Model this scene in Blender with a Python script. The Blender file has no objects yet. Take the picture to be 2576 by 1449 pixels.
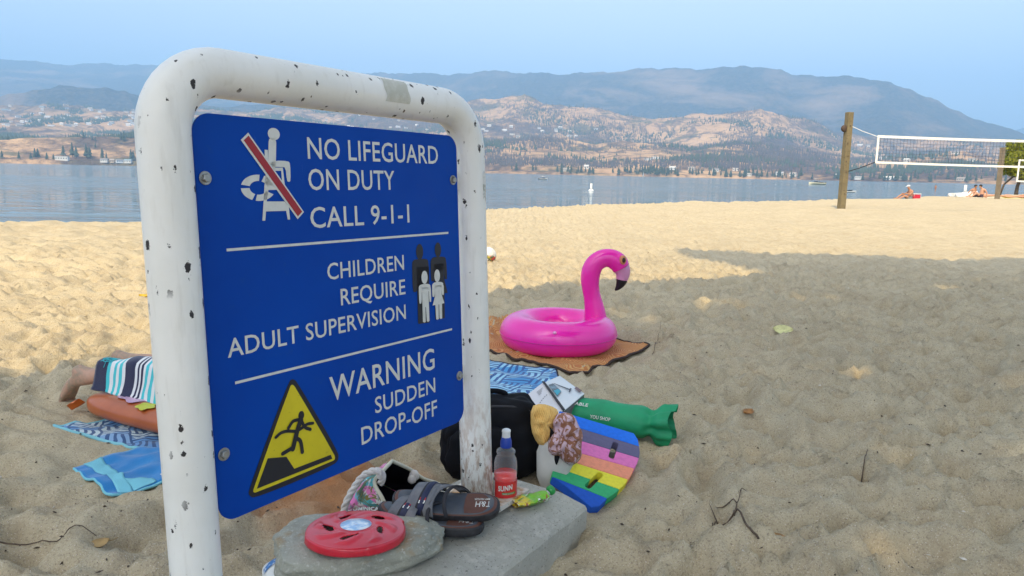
import bpy, bmesh, math, random
import numpy as np
from mathutils import Vector, Matrix, noise as mnoise
random.seed(7)
RNG = np.random.default_rng(7)
SC = bpy.context.scene
COL = SC.collection
R = math.radians

# ------------------------------------------------------------------ camera
FPX, HC, ROLL, CAMZ = 1870.0, 435.0, 0.021, 1.0      # focal length and horizon in a 2576 px wide frame
_p = math.atan((724.5 - HC) / FPX); _r = math.atan(ROLL)
_right = Vector((1, 0, 0)); FW = Vector((0, math.cos(_p), -math.sin(_p))); _up = Vector((0, math.sin(_p), math.cos(_p)))
CR = math.cos(_r) * _right + math.sin(_r) * _up
CU = math.cos(_r) * _up - math.sin(_r) * _right
CC = Vector((0, 0, CAMZ))
cam = bpy.data.cameras.new('camera'); camo = bpy.data.objects.new('camera', cam); COL.objects.link(camo)
cam.sensor_fit = 'HORIZONTAL'; cam.sensor_width = 36; cam.lens = FPX / 2576 * 36
cam.clip_start = 0.05; cam.clip_end = 60000
mw = Matrix((CR, CU, -FW)).transposed().to_4x4(); mw.translation = CC; camo.matrix_world = mw
SC.camera = camo

def ray(px, py):
    return FW + CR * ((px - 1288) / FPX) + CU * ((724.5 - py) / FPX)
def PZ(px, py, z=0.0):                       # where the view line meets a level
    d = ray(px, py); return CC + d * ((z - CAMZ) / d.z)
def PD(px, py, dist):                        # point on the view line at a horizontal distance
    d = ray(px, py); return CC + d * (dist / math.hypot(d.x, d.y))
def PY(px, py, y):
    d = ray(px, py); return CC + d * (y / d.y)

# ------------------------------------------------------------------ world, sun, exposure
SUN_EL, SUN_AZ = R(50), R(198)               # azimuth clockwise from +Y: behind the camera, a little left
SUNV = Vector((math.sin(SUN_AZ) * math.cos(SUN_EL), math.cos(SUN_AZ) * math.cos(SUN_EL), math.sin(SUN_EL)))
w = bpy.data.worlds.new('World'); SC.world = w; w.use_nodes = True
nt = w.node_tree; bg = nt.nodes['Background']
sky = nt.nodes.new('ShaderNodeTexSky'); sky.sky_type = 'NISHITA'; sky.sun_disc = False
sky.sun_elevation = SUN_EL; sky.sun_rotation = SUN_AZ; sky.altitude = 340
sky.air_density = 1.0; sky.dust_density = 5.0; sky.ozone_density = 1.0
hs = nt.nodes.new('ShaderNodeHueSaturation'); hs.inputs['Saturation'].default_value = .18; hs.inputs['Value'].default_value = .96   # smoke-greyed sky
nt.links.new(sky.outputs[0], hs.inputs['Color']); nt.links.new(hs.outputs[0], bg.inputs[0]); bg.inputs[1].default_value = 0.14
sun = bpy.data.lights.new('sun', 'SUN'); suno = bpy.data.objects.new('sun', sun); COL.objects.link(suno)
sun.energy = 2.25; sun.angle = R(0.55); sun.color = (1.0, 0.76, 0.39)
suno.rotation_euler = SUNV.to_track_quat('Z', 'Y').to_euler(); suno.location = SUNV * 40
SC.view_settings.view_transform = 'Standard'; SC.view_settings.look = 'None'
SC.view_settings.exposure = 1.32; SC.view_settings.gamma = 1.0; SC.view_settings.use_curve_mapping = False
SC.render.engine = 'CYCLES'; SC.cycles.use_denoising = True
SC.cycles.max_bounces = 6; SC.cycles.volume_bounces = 1; SC.cycles.transparent_max_bounces = 12
SC.cycles.caustics_reflective = False; SC.cycles.caustics_refractive = False
try: SC.cycles.use_light_tree = False
except Exception: pass

# ------------------------------------------------------------------ helpers: numpy noise
_perm = np.random.default_rng(3).permutation(512)
_ang = np.random.default_rng(4).random(512) * 2 * np.pi
def perlin(x, y, s=0):
    x = np.asarray(x, float); y = np.asarray(y, float)
    xi = np.floor(x).astype(np.int64); yi = np.floor(y).astype(np.int64)
    xf = x - xi; yf = y - yi
    def g(ix, iy, fx, fy):
        a = _ang[_perm[(_perm[(ix + s * 37) & 511] + iy + s * 101) & 511]]
        return np.cos(a) * fx + np.sin(a) * fy
    u = xf ** 3 * (xf * (xf * 6 - 15) + 10); v = yf ** 3 * (yf * (yf * 6 - 15) + 10)
    n0 = g(xi, yi, xf, yf) * (1 - u) + g(xi + 1, yi, xf - 1, yf) * u
    n1 = g(xi, yi + 1, xf, yf - 1) * (1 - u) + g(xi + 1, yi + 1, xf - 1, yf - 1) * u
    return (n0 * (1 - v) + n1 * v) * 1.5
def fbm(x, y, o=4, s=0, gain=.5):
    t = 0; a = 1
    for k in range(o):
        t = t + a * perlin(x * 2 ** k, y * 2 ** k, s + k); a *= gain
    return t
def sstep(a, b, x):
    t = np.clip((np.asarray(x, float) - a) / (b - a), 0, 1); return t * t * (3 - 2 * t)

# ------------------------------------------------------------------ helpers: materials
class NB:
    def __init__(s, name):
        s.m = bpy.data.materials.new(name); s.m.use_nodes = True; s.nt = s.m.node_tree
        s.b = s.nt.nodes['Principled BSDF']; s.out = s.nt.nodes['Material Output']
    def n(s, t, ins=None, **at):
        nd = s.nt.nodes.new('ShaderNode' + t)
        for k, v in at.items(): setattr(nd, k, v)
        for k, v in (ins or {}).items():
            sk = nd.inputs[k]
            if isinstance(v, bpy.types.NodeSocket): s.nt.links.new(v, sk)
            else:
                if sk.type == 'RGBA' and len(v) == 3: v = (*v, 1)
                sk.default_value = v
        return nd
    def set(s, k, v):
        sk = s.b.inputs[k]
        if isinstance(v, bpy.types.NodeSocket): s.nt.links.new(v, sk)
        else:
            if sk.type == 'RGBA' and len(v) == 3: v = (*v, 1)
            sk.default_value = v
    def co(s, kind='Object', scale=None):
        o = s.n('TexCoord').outputs[kind]
        if scale is not None: o = s.n('Mapping', {'Vector': o, 'Scale': scale if hasattr(scale, '__len__') else (scale,) * 3}).outputs[0]
        return o
    def noise(s, vec, scale, detail=3, rough=.55, dist=0):
        return s.n('TexNoise', {'Vector': vec, 'Scale': scale, 'Detail': detail, 'Roughness': rough, 'Distortion': dist}).outputs[0]
    def ramp(s, f, lo, hi):
        return s.n('MapRange', {'Value': f, 'From Min': lo, 'From Max': hi}, clamp=True).outputs[0]
    def mix(s, f, a, b):
        nd = s.n('Mix', data_type='RGBA', blend_type='MIX')
        for k, v in ((0, f), (6, a), (7, b)):
            sk = nd.inputs[k]
            if isinstance(v, bpy.types.NodeSocket): s.nt.links.new(v, sk)
            else: sk.default_value = v if k == 0 else ((*v, 1) if len(v) == 3 else v)
        return nd.outputs[2]
    def math(s, op, a, b=0.0, c=None):
        nd = s.n('Math', operation=op)
        for i, v in enumerate((a, b) if c is None else (a, b, c)):
            if isinstance(v, bpy.types.NodeSocket): s.nt.links.new(v, nd.inputs[i])
            else: nd.inputs[i].default_value = v
        return nd.outputs[0]
    def sep(s, v):
        return s.n('SeparateXYZ', {'Vector': v}).outputs
    def bump(s, h, strength=.5, dist=.01, normal=None):
        ins = {'Height': h, 'Strength': strength, 'Distance': dist}
        if normal is not None: ins['Normal'] = normal
        o = s.n('Bump', ins).outputs[0]; s.set('Normal', o); return o

_mats = {}
def pm(name, col, rough=.6, var=None, bump=None, metal=0.0, spec=.5, coat=0.0, trans=0.0, ior=1.45, sub=0.0, sheen=0.0):
    """plain procedural material: base colour broken up by noise, with fine relief"""
    if name in _mats: return _mats[name]
    b = NB(name); v = b.co('Object'); c = None
    for (sc, c2, lo, hi) in (var or [(9.0, tuple(min(1, x * .82) for x in col), .35, .75)]):
        c = b.mix(b.ramp(b.noise(v, sc, 4), lo, hi), c if c is not None else col, c2)
    b.set('Base Color', c); b.set('Roughness', rough); b.set('Metallic', metal); b.set('Specular IOR Level', spec)
    if coat: b.set('Coat Weight', coat); b.set('Coat Roughness', .1)
    if trans: b.set('Transmission Weight', trans); b.set('IOR', ior)
    if sub: b.set('Subsurface Weight', sub); b.set('Subsurface Radius', (.02, .01, .006)); b.set('Subsurface Scale', .5)
    if sheen: b.set('Sheen Weight', sheen)
    if bump: b.bump(b.noise(v, bump[0], 4), bump[1], bump[2])
    _mats[name] = b.m
    return b.m

# ------------------------------------------------------------------ helpers: meshes
def tag(o, label=None, cat=None, group=None, kind=None):
    if label: o['label'] = label
    if cat: o['category'] = cat
    if group: o['group'] = group
    if kind: o['kind'] = kind
    return o
def empty(name, loc=(0, 0, 0), rz=0.0, label=None, cat=None, group=None, mat=None):
    o = bpy.data.objects.new(name, None); COL.objects.link(o); o.empty_display_size = .05
    if mat is not None: o.matrix_world = mat
    else: o.location = loc; o.rotation_euler = (0, 0, rz)
    return tag(o, label, cat, group)
def link(name, me, mat=None, parent=None, smooth=False, loc=None, rz=None, **tg):
    o = bpy.data.objects.new(name, me); COL.objects.link(o)
    if mat is not None:
        for m in (mat if isinstance(mat, (list, tuple)) else [mat]): me.materials.append(m)
    if smooth: me.polygons.foreach_set('use_smooth', [True] * len(me.polygons))
    if parent is not None: o.parent = parent
    if loc is not None: o.location = loc
    if rz is not None: o.rotation_euler = (0, 0, rz)
    return tag(o, **tg)
class MB:
    def __init__(s): s.v = []; s.f = []; s.mi = []; s.k = 0
    def add(s, vs, fs, M=None):
        o = len(s.v)
        s.v += [tuple(M @ Vector(p)) if M is not None else tuple(p) for p in vs]
        s.f += [tuple(i + o for i in f) for f in fs]; s.mi += [s.k] * len(fs)
        return s
    def box(s, c, sz, M=None, taper=1.0):
        x, y, z = (q / 2 for q in sz); cx, cy, cz = c
        vs = [(cx + a * x * (taper if d > 0 else 1), cy + b * y * (taper if d > 0 else 1), cz + d * z) for d in (-1, 1) for a, b in ((-1, -1), (1, -1), (1, 1), (-1, 1))]
        return s.add(vs, [(3, 2, 1, 0), (4, 5, 6, 7), (0, 1, 5, 4), (1, 2, 6, 5), (2, 3, 7, 6), (3, 0, 4, 7)], M)
    def tube(s, path, r, seg=10, cap=True, flat=1.0, up=None, closed=False, M=None):
        P = [Vector(p) for p in path]; n = len(P); rr = r if hasattr(r, '__len__') else [r] * n
        vs = []; nrm = None
        for i, p in enumerate(P):
            t = (P[(i + 1) % n] - P[i - 1]) if closed else (P[min(i + 1, n - 1)] - P[max(i - 1, 0)])
            t.normalize()
            if nrm is None:
                a = Vector(up) if up is not None else (Vector((0, 0, 1)) if abs(t.z) < .9 else Vector((0, 1, 0)))
                nrm = (a - t * a.dot(t)).normalized()
            else:
                nrm = (nrm - t * nrm.dot(t)).normalized()
            bn = t.cross(nrm)
            for k in range(seg):
                a = 2 * math.pi * k / seg
                vs.append(p + nrm * (math.cos(a) * rr[i] * flat) + bn * (math.sin(a) * rr[i]))
        fs = []
        for i in range(n if closed else n - 1):
            j = (i + 1) % n
            for k in range(seg):
                l = (k + 1) % seg
                fs.append((i * seg + k, i * seg + l, j * seg + l, j * seg + k))
        if cap and not closed:
            fs.append(tuple(range(seg - 1, -1, -1))); fs.append(tuple((n - 1) * seg + k for k in range(seg)))
        return s.add(vs, fs, M)
    def lathe(s, prof, seg=24, M=None, sx=1.0, sy=1.0):
        vs = []; fs = []; n = len(prof)
        for r, z in prof:
            for k in range(seg):
                a = 2 * math.pi * k / seg; vs.append((r * math.cos(a) * sx, r * math.sin(a) * sy, z))
        for i in range(n - 1):
            for k in range(seg):
                l = (k + 1) % seg; fs.append((i * seg + k, i * seg + l, (i + 1) * seg + l, (i + 1) * seg + k))
        fs.append(tuple(range(seg - 1, -1, -1))); fs.append(tuple((n - 1) * seg + k for k in range(seg)))
        return s.add(vs, fs, M)
    def grid(s, fn, nu, nv, M=None, flip=False):
        vs = [fn(i / nu, j / nv) for j in range(nv + 1) for i in range(nu + 1)]
        fs = []
        for j in range(nv):
            for i in range(nu):
                q = (j * (nu + 1) + i, j * (nu + 1) + i + 1, (j + 1) * (nu + 1) + i + 1, (j + 1) * (nu + 1) + i)
                fs.append(q[::-1] if flip else q)
        return s.add(vs, fs, M)
    def sheet(s, fn, nu, nv, th, M=None):
        """closed thin slab: top = fn(u,v), bottom the same lowered by th"""
        top = [Vector(fn(i / nu, j / nv)) for j in range(nv + 1) for i in range(nu + 1)]
        N = len(top); vs = top + [p - Vector((0, 0, th)) for p in top]; fs = []
        ix = lambda i, j: j * (nu + 1) + i
        for j in range(nv):
            for i in range(nu):
                q = (ix(i, j), ix(i + 1, j), ix(i + 1, j + 1), ix(i, j + 1)); fs.append(q); fs.append(tuple(k + N for k in q[::-1]))
        ring = [ix(i, 0) for i in range(nu)] + [ix(nu, j) for j in range(nv)] + [ix(i, nv) for i in range(nu, 0, -1)] + [ix(0, j) for j in range(nv, 0, -1)]
        for a, b in zip(ring, ring[1:] + ring[:1]): fs.append((a, a + N, b + N, b))
        return s.add(vs, fs, M)
    def prism(s, poly, h0, h1, fn=lambda x, y, h: (x, y, h), M=None):
        n = len(poly)
        a = sum(poly[i][0] * poly[(i + 1) % n][1] - poly[(i + 1) % n][0] * poly[i][1] for i in range(n))
        if a < 0: poly = poly[::-1]
        vs = [fn(x, y, h0) for x, y in poly] + [fn(x, y, h1) for x, y in poly]
        fs = [tuple(range(n - 1, -1, -1)), tuple(range(n, 2 * n))] + [(i, (i + 1) % n, n + (i + 1) % n, n + i) for i in range(n)]
        return s.add(vs, fs, M)
    def mesh(s, name):
        me = bpy.data.meshes.new(name); me.from_pydata(s.v, [], s.f)
        if any(s.mi): me.polygons.foreach_set('material_index', s.mi)
        me.validate(); me.update(); return me
    def build(s, name, mat=None, parent=None, smooth=False, **kw):
        return link(name, s.mesh(name), mat, parent, smooth, **kw)
def bevel_mesh(me, w, seg=2, ang=30):
    bm = bmesh.new(); bm.from_mesh(me)
    bmesh.ops.remove_doubles(bm, verts=bm.verts, dist=1e-6)
    ed = [e for e in bm.edges if len(e.link_faces) == 2 and e.calc_face_angle(0) > R(ang)]
    bmesh.ops.bevel(bm, geom=ed, offset=w, segments=seg, profile=.6, affect='EDGES', clamp_overlap=True)
    bmesh.ops.recalc_face_normals(bm, faces=bm.faces)
    bm.to_mesh(me); bm.free(); return me
def smooth_poly(pts, n=2):
    for _ in range(n):
        q = []
        for i, p in enumerate(pts):
            r = pts[(i + 1) % len(pts)]
            q += [(p[0] * .75 + r[0] * .25, p[1] * .75 + r[1] * .25), (p[0] * .25 + r[0] * .75, p[1] * .25 + r[1] * .75)]
        pts = q
    return pts
def crom(pts, n=6):
    """smooth curve through points (any number of components)"""
    A = [np.array(p, float) for p in pts]; A = [2 * A[0] - A[1]] + A + [2 * A[-1] - A[-2]]; out = []
    for i in range(1, len(A) - 2):
        for k in range(n):
            t = k / n
            out.append(.5 * (2 * A[i] + (A[i + 1] - A[i - 1]) * t + (2 * A[i - 1] - 5 * A[i] + 4 * A[i + 1] - A[i + 2]) * t * t + (3 * A[i] - 3 * A[i + 1] + A[i + 2] - A[i - 1]) * t ** 3))
    out.append(A[-2]); return out
def eval_mesh(o):
    dg = bpy.context.evaluated_depsgraph_get(); me = bpy.data.meshes.new_from_object(o.evaluated_get(dg))
    d = o.data; bpy.data.objects.remove(o)
    if d.users == 0:
        if isinstance(d, bpy.types.Mesh): bpy.data.meshes.remove(d)
        else: bpy.data.curves.remove(d)
    return me
def skin_mesh(pts, edges, sub=2, root=0):
    """one continuous body grown round a skeleton; pts = (x,y,z,rx[,ry])"""
    me = bpy.data.meshes.new('skin'); me.from_pydata([p[:3] for p in pts], edges, []); o = bpy.data.objects.new('skin', me); COL.objects.link(o)
    o.modifiers.new('s', 'SKIN').use_smooth_shade = True
    sv = me.skin_vertices[0].data
    for i, p in enumerate(pts): sv[i].radius = (p[3], p[4] if len(p) > 4 else p[3]); sv[i].use_root = (i == root)
    m = o.modifiers.new('ss', 'SUBSURF'); m.levels = sub; m.render_levels = sub
    return eval_mesh(o)
def text_mesh(body, x0, x1, zb, zt, bold=.012, y=-.0042, squash_only=False, cap='H'):
    """lettering fitted to a box: baseline zb, cap height zt, x0..x1, facing -Y"""
    cu = bpy.data.curves.new('t', 'FONT'); cu.body = body; cu.size = 1; cu.offset = bold; cu.resolution_u = 3; cu.extrude = .0
    cu.space_character = 1.04
    o = bpy.data.objects.new('t', cu); COL.objects.link(o); me = eval_mesh(o)
    n = len(me.vertices); co = np.empty(n * 3); me.vertices.foreach_get('co', co); co = co.reshape(-1, 3)
    cu = bpy.data.curves.new('t', 'FONT'); cu.body = cap; cu.size = 1; cu.offset = bold; o = bpy.data.objects.new('t', cu); COL.objects.link(o); m2 = eval_mesh(o)
    hy = [v.co.y for v in m2.vertices]; y0, y1 = min(hy), max(hy); bpy.data.meshes.remove(m2)
    a0, a1 = co[:, 0].min(), co[:, 0].max()
    out = np.stack([x0 + (co[:, 0] - a0) / (a1 - a0) * (x1 - x0), np.full(n, y), zb + (co[:, 1] - y0) / (y1 - y0) * (zt - zb)], 1)
    me.vertices.foreach_set('co', out.ravel()); me.update(); return me

# ================================================================== SETTING
WATER_Z = -1.2
def azel(px, py):
    d = ray(px, py); return math.atan2(d.x, d.y), d.z / math.hypot(d.x, d.y)

# ---- beach: level control points (x, y, z) from what stands on it
_ctrl = [(*PZ(px, py, z)[:2], z) for px, py, z in ((1479, 1380, -.075), (1350, 1449, -.08), (300, 1200, -.05), (1600, 1400, -.065), (2000, 1300, -.05), (125, 1035, -.045), (1400, 930, -.03), (2100, 1000, -.03), (500, 800, -.03), (1232, 672, -.02), (2300, 680, 0.), (1700, 600, .0))]
_ctrl += [(*PD(px, py, d)[:2], PD(px, py, d).z) for px, py, d in ((0, 575, 11.8), (340, 570, 12.3), (1220, 531, 20), (1447, 521, 23), (1917, 510, 30.5), (2115, 526, 25), (2044, 507, 36), (2251, 502, 56), (2283, 502, 54), (2395, 496, 70), (2447, 497, 62), (2498, 492, 82), (2508, 501, 49), (2560, 488, 80))]
_ctrl += [(-6, 0, -.05), (6, 0, -.05), (0, -10, 0.1), (20, 5, -.02), (-10, -4, -.02), (35, 20, 0), (60, 55, -.2)]
_ctrl = np.array(_ctrl)
def base_z(x, y):
    x = np.asarray(x, float); y = np.asarray(y, float); num = 0; den = 0
    for cx, cy, cz in _ctrl:
        s = .5 + .1 * math.hypot(cx, cy)
        wgt = 1 / (((x - cx) ** 2 + (y - cy) ** 2) / s ** 2 + .15) ** 2
        num = num + wgt * cz; den = den + wgt
    return num / den
_ca = []
for px, py, d in ((-900, 600, 8.5), (0, 575, 11.6), (150, 570, 12.1), (340, 570, 12.3), (700, 552, 15), (1220, 531, 19.9), (1447, 521, 23), (1917, 510, 30.5), (2044, 507, 36), (2251, 502, 56), (2395, 496, 70), (2498, 492, 83), (2576, 488, 95), (3200, 470, 130)):
    _ca.append((azel(px, py)[0], d))
_ca = np.array(_ca)
def crest_r(th): return np.interp(th, _ca[:, 0], _ca[:, 1], left=8, right=260)
FLAT = []                                     # calmer sand where things lie: (x, y, radius)
def sand_z(x, y, detail=True):
    x = np.asarray(x, float); y = np.asarray(y, float)
    z = base_z(x, y); th = np.arctan2(x, y); r = np.hypot(x, y)
    cr = crest_r(th) + .35 * perlin(th * 40, th * 0 + 3) * (r < 40)
    m = np.ones_like(z)
    for fx, fy, fr in FLAT: m = m * (1 - .8 * np.exp(-(((x - fx) ** 2 + (y - fy) ** 2) / fr ** 2) ** 2))
    wx = x + .12 * perlin(x * 1.7, y * 1.7, 11); wy = y + .12 * perlin(x * 1.7 + 9, y * 1.7, 12)
    # trodden sand: rounded scoops with crisp crests between them
    h = .085 * (.5 - np.abs(perlin(wx * 2.6, wy * 3.1, 1))) + .110 * (.45 - np.abs(perlin(wx * 5.3 + 5, wy * 6.1, 2))) + .066 * (.4 - np.abs(perlin(wx * 11.0, wy * 12.0, 8)))
    h = h * (1 - .45 * sstep(6.5, 11, y))
    h = h + .030 * perlin(x * .55, y * .6, 5)
    if detail: h = h + .010 * perlin(wx * 17, wy * 18, 3) + .006 * perlin(x * 27, y * 29, 4) + .0022 * perlin(x * 60, y * 60, 6)
    z = z + h * (.22 + .78 * m) * np.where(r > 45, .55, 1.0) * (1 - .5 * sstep(9, 22, x * .8 - y * .1))
    over = np.maximum(r - cr, 0)
    return z - np.minimum(over * .20, 2.2) + np.where((r < cr) & (r > cr - 1.2) & (r < 40), .03, 0)
def sz(x, y): return float(sand_z(np.array([x]), np.array([y]))[0])
_tab = {}
def lut(x, y, which):
    """fast look-up of the near beach level (2 cm table)"""
    if not (-3.9 < x < 3.9 and .1 < y < 8.9): return sz(x, y) if which == 's' else float(base_z(np.array([x]), np.array([y]))[0])
    if not _tab:
        gx, gy = np.meshgrid(np.arange(-4, 4.01, .02), np.arange(0, 9.01, .02)); _tab['s'] = sand_z(gx, gy); _tab['b'] = base_z(gx, gy)
    T = _tab[which]; fx = (x + 4) / .02; fy = y / .02; i = int(fx); j = int(fy); u = fx - i; v = fy - j
    return float((T[j, i] * (1 - u) + T[j, i + 1] * u) * (1 - v) + (T[j + 1, i] * (1 - u) + T[j + 1, i + 1] * u) * v)
def sz_s(x, y): return lut(x, y, 's')
def axis(lo, f0, f1, hi, s, g):
    mid = list(np.arange(f0, f1, s)); a = []; q = f0; st = s
    while q > lo: st = min(st * (1 + g), 6); q -= st; a.append(q)
    b = []; q = mid[-1]; st = s
    while q < hi: st = min(st * (1 + g), 6); q += st; b.append(q)
    return np.array(a[::-1] + mid + b)
def build_sand():
    X = axis(-70, -2.6, 3.4, 170, .019, .022); Y = axis(-60, 1.3, 6.6, 170, .019, .021)
    gx, gy = np.meshgrid(X, Y); z = sand_z(gx, gy)
    nx, ny = len(X), len(Y)
    co = np.stack([gx, gy, z], -1).reshape(-1, 3).astype(np.float32)
    i = np.arange(nx - 1); j = np.arange(ny - 1); I, J = np.meshgrid(i, j); a = (J * nx + I).ravel()
    q = np.stack([a, a + 1, a + nx + 1, a + nx], 1).astype(np.int32)
    me = bpy.data.meshes.new('sand'); me.vertices.add(len(co)); me.vertices.foreach_set('co', co.ravel())
    me.loops.add(q.size); me.loops.foreach_set('vertex_index', q.ravel()); me.polygons.add(len(q))
    me.polygons.foreach_set('loop_start', np.arange(0, q.size, 4, dtype=np.int32)); me.polygons.foreach_set('loop_total', np.full(len(q), 4, np.int32))
    me.update(calc_edges=True); me.validate()
    b = NB('sand'); v = b.co('Object')
    c = b.mix(b.ramp(b.noise(v, 1.3, 3), .35, .7), (.53, .452, .308), (.46, .392, .268))
    c = b.mix(b.ramp(b.noise(v, 9, 4, .65), .45, .75), c, (.40, .325, .215))
    c = b.mix(b.ramp(b.noise(v, 160, 2, .7), .52, .72), c, (.27, .22, .16))
    c = b.mix(b.ramp(b.noise(v, 310, 1, .6), .64, .74), c, (.72, .66, .56))
    # orange-brown patch with a noisy outline in front of the rucksack
    p = b.n('VectorMath', {0: v, 1: (-.50, 2.26, 0)}, operation='SUBTRACT').outputs[0]
    s_ = b.sep(p); dd = b.math('ADD', b.math('MULTIPLY', b.math('POWER', s_[0], 2.0), 7.0), b.math('MULTIPLY', b.math('POWER', s_[1], 2.0), 14.0))
    dd = b.math('ADD', dd, b.math('MULTIPLY', b.math('SUBTRACT', b.noise(v, 6, 4), .5), 1.6))
    c = b.mix(b.math('MULTIPLY', b.ramp(dd, 1.1, .2), .75), c, (.40, .14, .035))
    b.set('Base Color', c); b.set('Roughness', .95); b.set('Specular IOR Level', .15)
    h = b.math('ADD', b.math('MULTIPLY', b.noise(v, 45, 4, .7), 1.0), b.math('MULTIPLY', b.noise(v, 190, 3, .7), .45))
    b.bump(h, .75, .012)
    return link('beach_sand', me, b.m, smooth=True, kind='structure')

# ---- lake
def build_lake():
    mb = MB(); mb.add([(-16000, 3, WATER_Z), (16000, 3, WATER_Z), (16000, 15500, WATER_Z), (-16000, 15500, WATER_Z)], [(0, 1, 2, 3)])
    b = NB('lake_water'); v = b.co('Object')
    b.set('Base Color', (.10, .155, .195)); b.set('Roughness', .16); b.set('IOR', 1.33); b.set('Specular IOR Level', .5)
    dist = b.n('VectorMath', {0: v}, operation='LENGTH').outputs['Value']
    m1 = b.n('Mapping', {'Vector': v, 'Scale': (.11, .55, 1), 'Rotation': (0, 0, R(-14))}).outputs[0]
    m2 = b.n('Mapping', {'Vector': v, 'Scale': (.05, .20, 1), 'Rotation': (0, 0, R(-6))}).outputs[0]
    m3 = b.n('Mapping', {'Vector': v, 'Scale': (.006, .03, 1)}).outputs[0]
    h1 = b.noise(m1, 1.1, 3, .6, .6); h2 = b.noise(m2, 1.2, 3, .6, .5); h3 = b.noise(m3, 1.0, 3)
    n1 = b.n('Bump', {'Height': h1, 'Strength': .9, 'Distance': .55}).outputs[0]
    n2 = b.n('Bump', {'Height': h2, 'Strength': .8, 'Distance': .9, 'Normal': n1}).outputs[0]
    b.set('Normal', n2)
    b.set('Roughness', b.math('ADD', .05, b.math('MULTIPLY', b.ramp(h3, .4, .65), .10)))
    return mb.build('lake_water', b.m, kind='structure')

# ---- far shore: one terrain of bluffs, terraces, hills and mountains
def prof(pts):
    a = np.array([azel(*p) for p in pts]); o = np.argsort(a[:, 0]); return a[o]
LAYERS = [  # (skyline traced in the picture, crest distance by azimuth, foot distance, flank power)
    (prof([(-1200, 150), (0, 148), (60, 150), (130, 155), (190, 160), (250, 158), (330, 158), (400, 163), (520, 175), (700, 185), (850, 186), (930, 181), (1000, 180), (1080, 178), (1130, 184), (1250, 175), (1340, 178), (1450, 183), (1520, 172), (1640, 170), (1750, 168), (1850, 164), (1930, 164), (1960, 170), (1990, 187), (2050, 189), (2130, 187), (2190, 199), (2240, 196), (2290, 214), (2330, 240), (2360, 250), (2390, 270), (2420, 281), (2450, 298), (2480, 304), (2520, 314), (2560, 326), (2620, 345), (2800, 380), (3600, 410)]),
     [(-1200, 11500), (300, 11500), (1000, 8800), (1400, 7600), (2300, 7000), (3600, 7000)], 4300, .85),
    (prof([(-1200, 350), (1800, 330), (2250, 335), (2480, 331), (2540, 328), (2590, 318), (2700, 312), (3000, 330), (3600, 330)]), [(-1200, 13500), (3600, 13500)], 9000, .8),
    (prof([(-1200, 250), (-200, 250), (0, 239), (60, 233), (100, 224), (150, 214), (200, 219), (260, 215), (320, 230), (370, 243), (600, 262), (900, 258), (1100, 252), (1200, 262), (3600, 430)]), [(-1200, 5800), (3600, 5800)], 4300, .9),
    (prof([(-1200, 263), (0, 262), (200, 264), (340, 262), (600, 270), (900, 270), (1100, 268), (1200, 290), (1300, 330), (3600, 430)]), [(-1200, 4500), (3600, 4500)], 2250, 1.0),
    (prof([(-1200, 400), (700, 330), (1000, 280), (1130, 258), (1200, 250), (1260, 243), (1320, 236), (1380, 246), (1450, 262), (1560, 276), (1640, 282), (1720, 280), (1780, 274), (1850, 269), (1920, 276), (1980, 287), (2050, 302), (2110, 330), (2180, 342), (2300, 345), (2420, 338), (2500, 342), (2576, 352), (3600, 400)]), [(-1200, 4300), (1200, 4400), (1900, 4000), (2300, 4600), (3600, 5200)], 2500, .95),
    (prof([(-1200, 430), (900, 360), (1100, 340), (1250, 338), (1400, 346), (1500, 362), (1560, 352), (1640, 350), (1750, 362), (1830, 358), (1950, 366), (2060, 380), (2150, 396), (2300, 388), (2420, 378), (2520, 392), (3600, 420)]), [(-1200, 2750), (3600, 2750)], 1930, .8),
    (prof([(-1200, 355), (0, 345), (100, 342), (200, 338), (340, 335), (600, 350), (900, 372), (1100, 395), (1220, 410), (1400, 402), (1500, 418), (1620, 412), (1720, 398), (1830, 402), (1950, 420), (2060, 424), (2200, 420), (2300, 430), (2450, 428), (3600, 440)]), [(-1200, 2120), (1100, 2120), (1300, 2200), (3600, 2200)], 1880, .75),
]
def terrain_z(th, r):
    th = np.asarray(th, float); r = np.asarray(r, float); H = np.full(np.broadcast(th, r).shape, WATER_Z - 3.0); cl = np.zeros_like(H)
    for i, (pf, dist, rf, pw) in enumerate(LAYERS):
        e = np.interp(th, pf[:, 0], pf[:, 1]); da = np.array([(azel(p, 400)[0], d) for p, d in dist]); rc = np.interp(th, da[:, 0], da[:, 1])
        hc = CAMZ + rc * e - WATER_Z
        wob = 1 + .10 * perlin(th * 24, r * .0006, 40 + i) * sstep(0, .3, (r - rf) / (rc - rf))
        t = np.clip((r - rf) / (rc - rf), 0, 1)
        up = hc * (.12 * sstep(0, .03, t) * (i >= 5) + (1 - .12 * (i >= 5)) * t ** (1.25 * pw + .2)) * np.where(t < 1, 1 - (1 - t) * .12 * (1 - wob) * 6 * t, 1)
        dn = hc - (r - rc) * (.10 if i < 5 else .03)
        h = np.where(r <= rc, up, dn) + WATER_Z
        h = np.where(r < rf, WATER_Z - 3, h)
        H = np.maximum(H, h)
    x = r * np.sin(th); y = r * np.cos(th)
    lift = np.clip(H - WATER_Z, 0, None)
    g = 1 - np.abs(fbm(x / 620, y / 760, 5, 20)); amp = np.minimum(lift * .24, 62) * np.where(r > 5000, .7, 1)
    H = H + amp * (g - .95) + np.minimum(lift * .05, 5) * perlin(x / 60, y / 80, 31)
    return H
def shore_r(th):
    return 1880 + 0 * th
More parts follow.
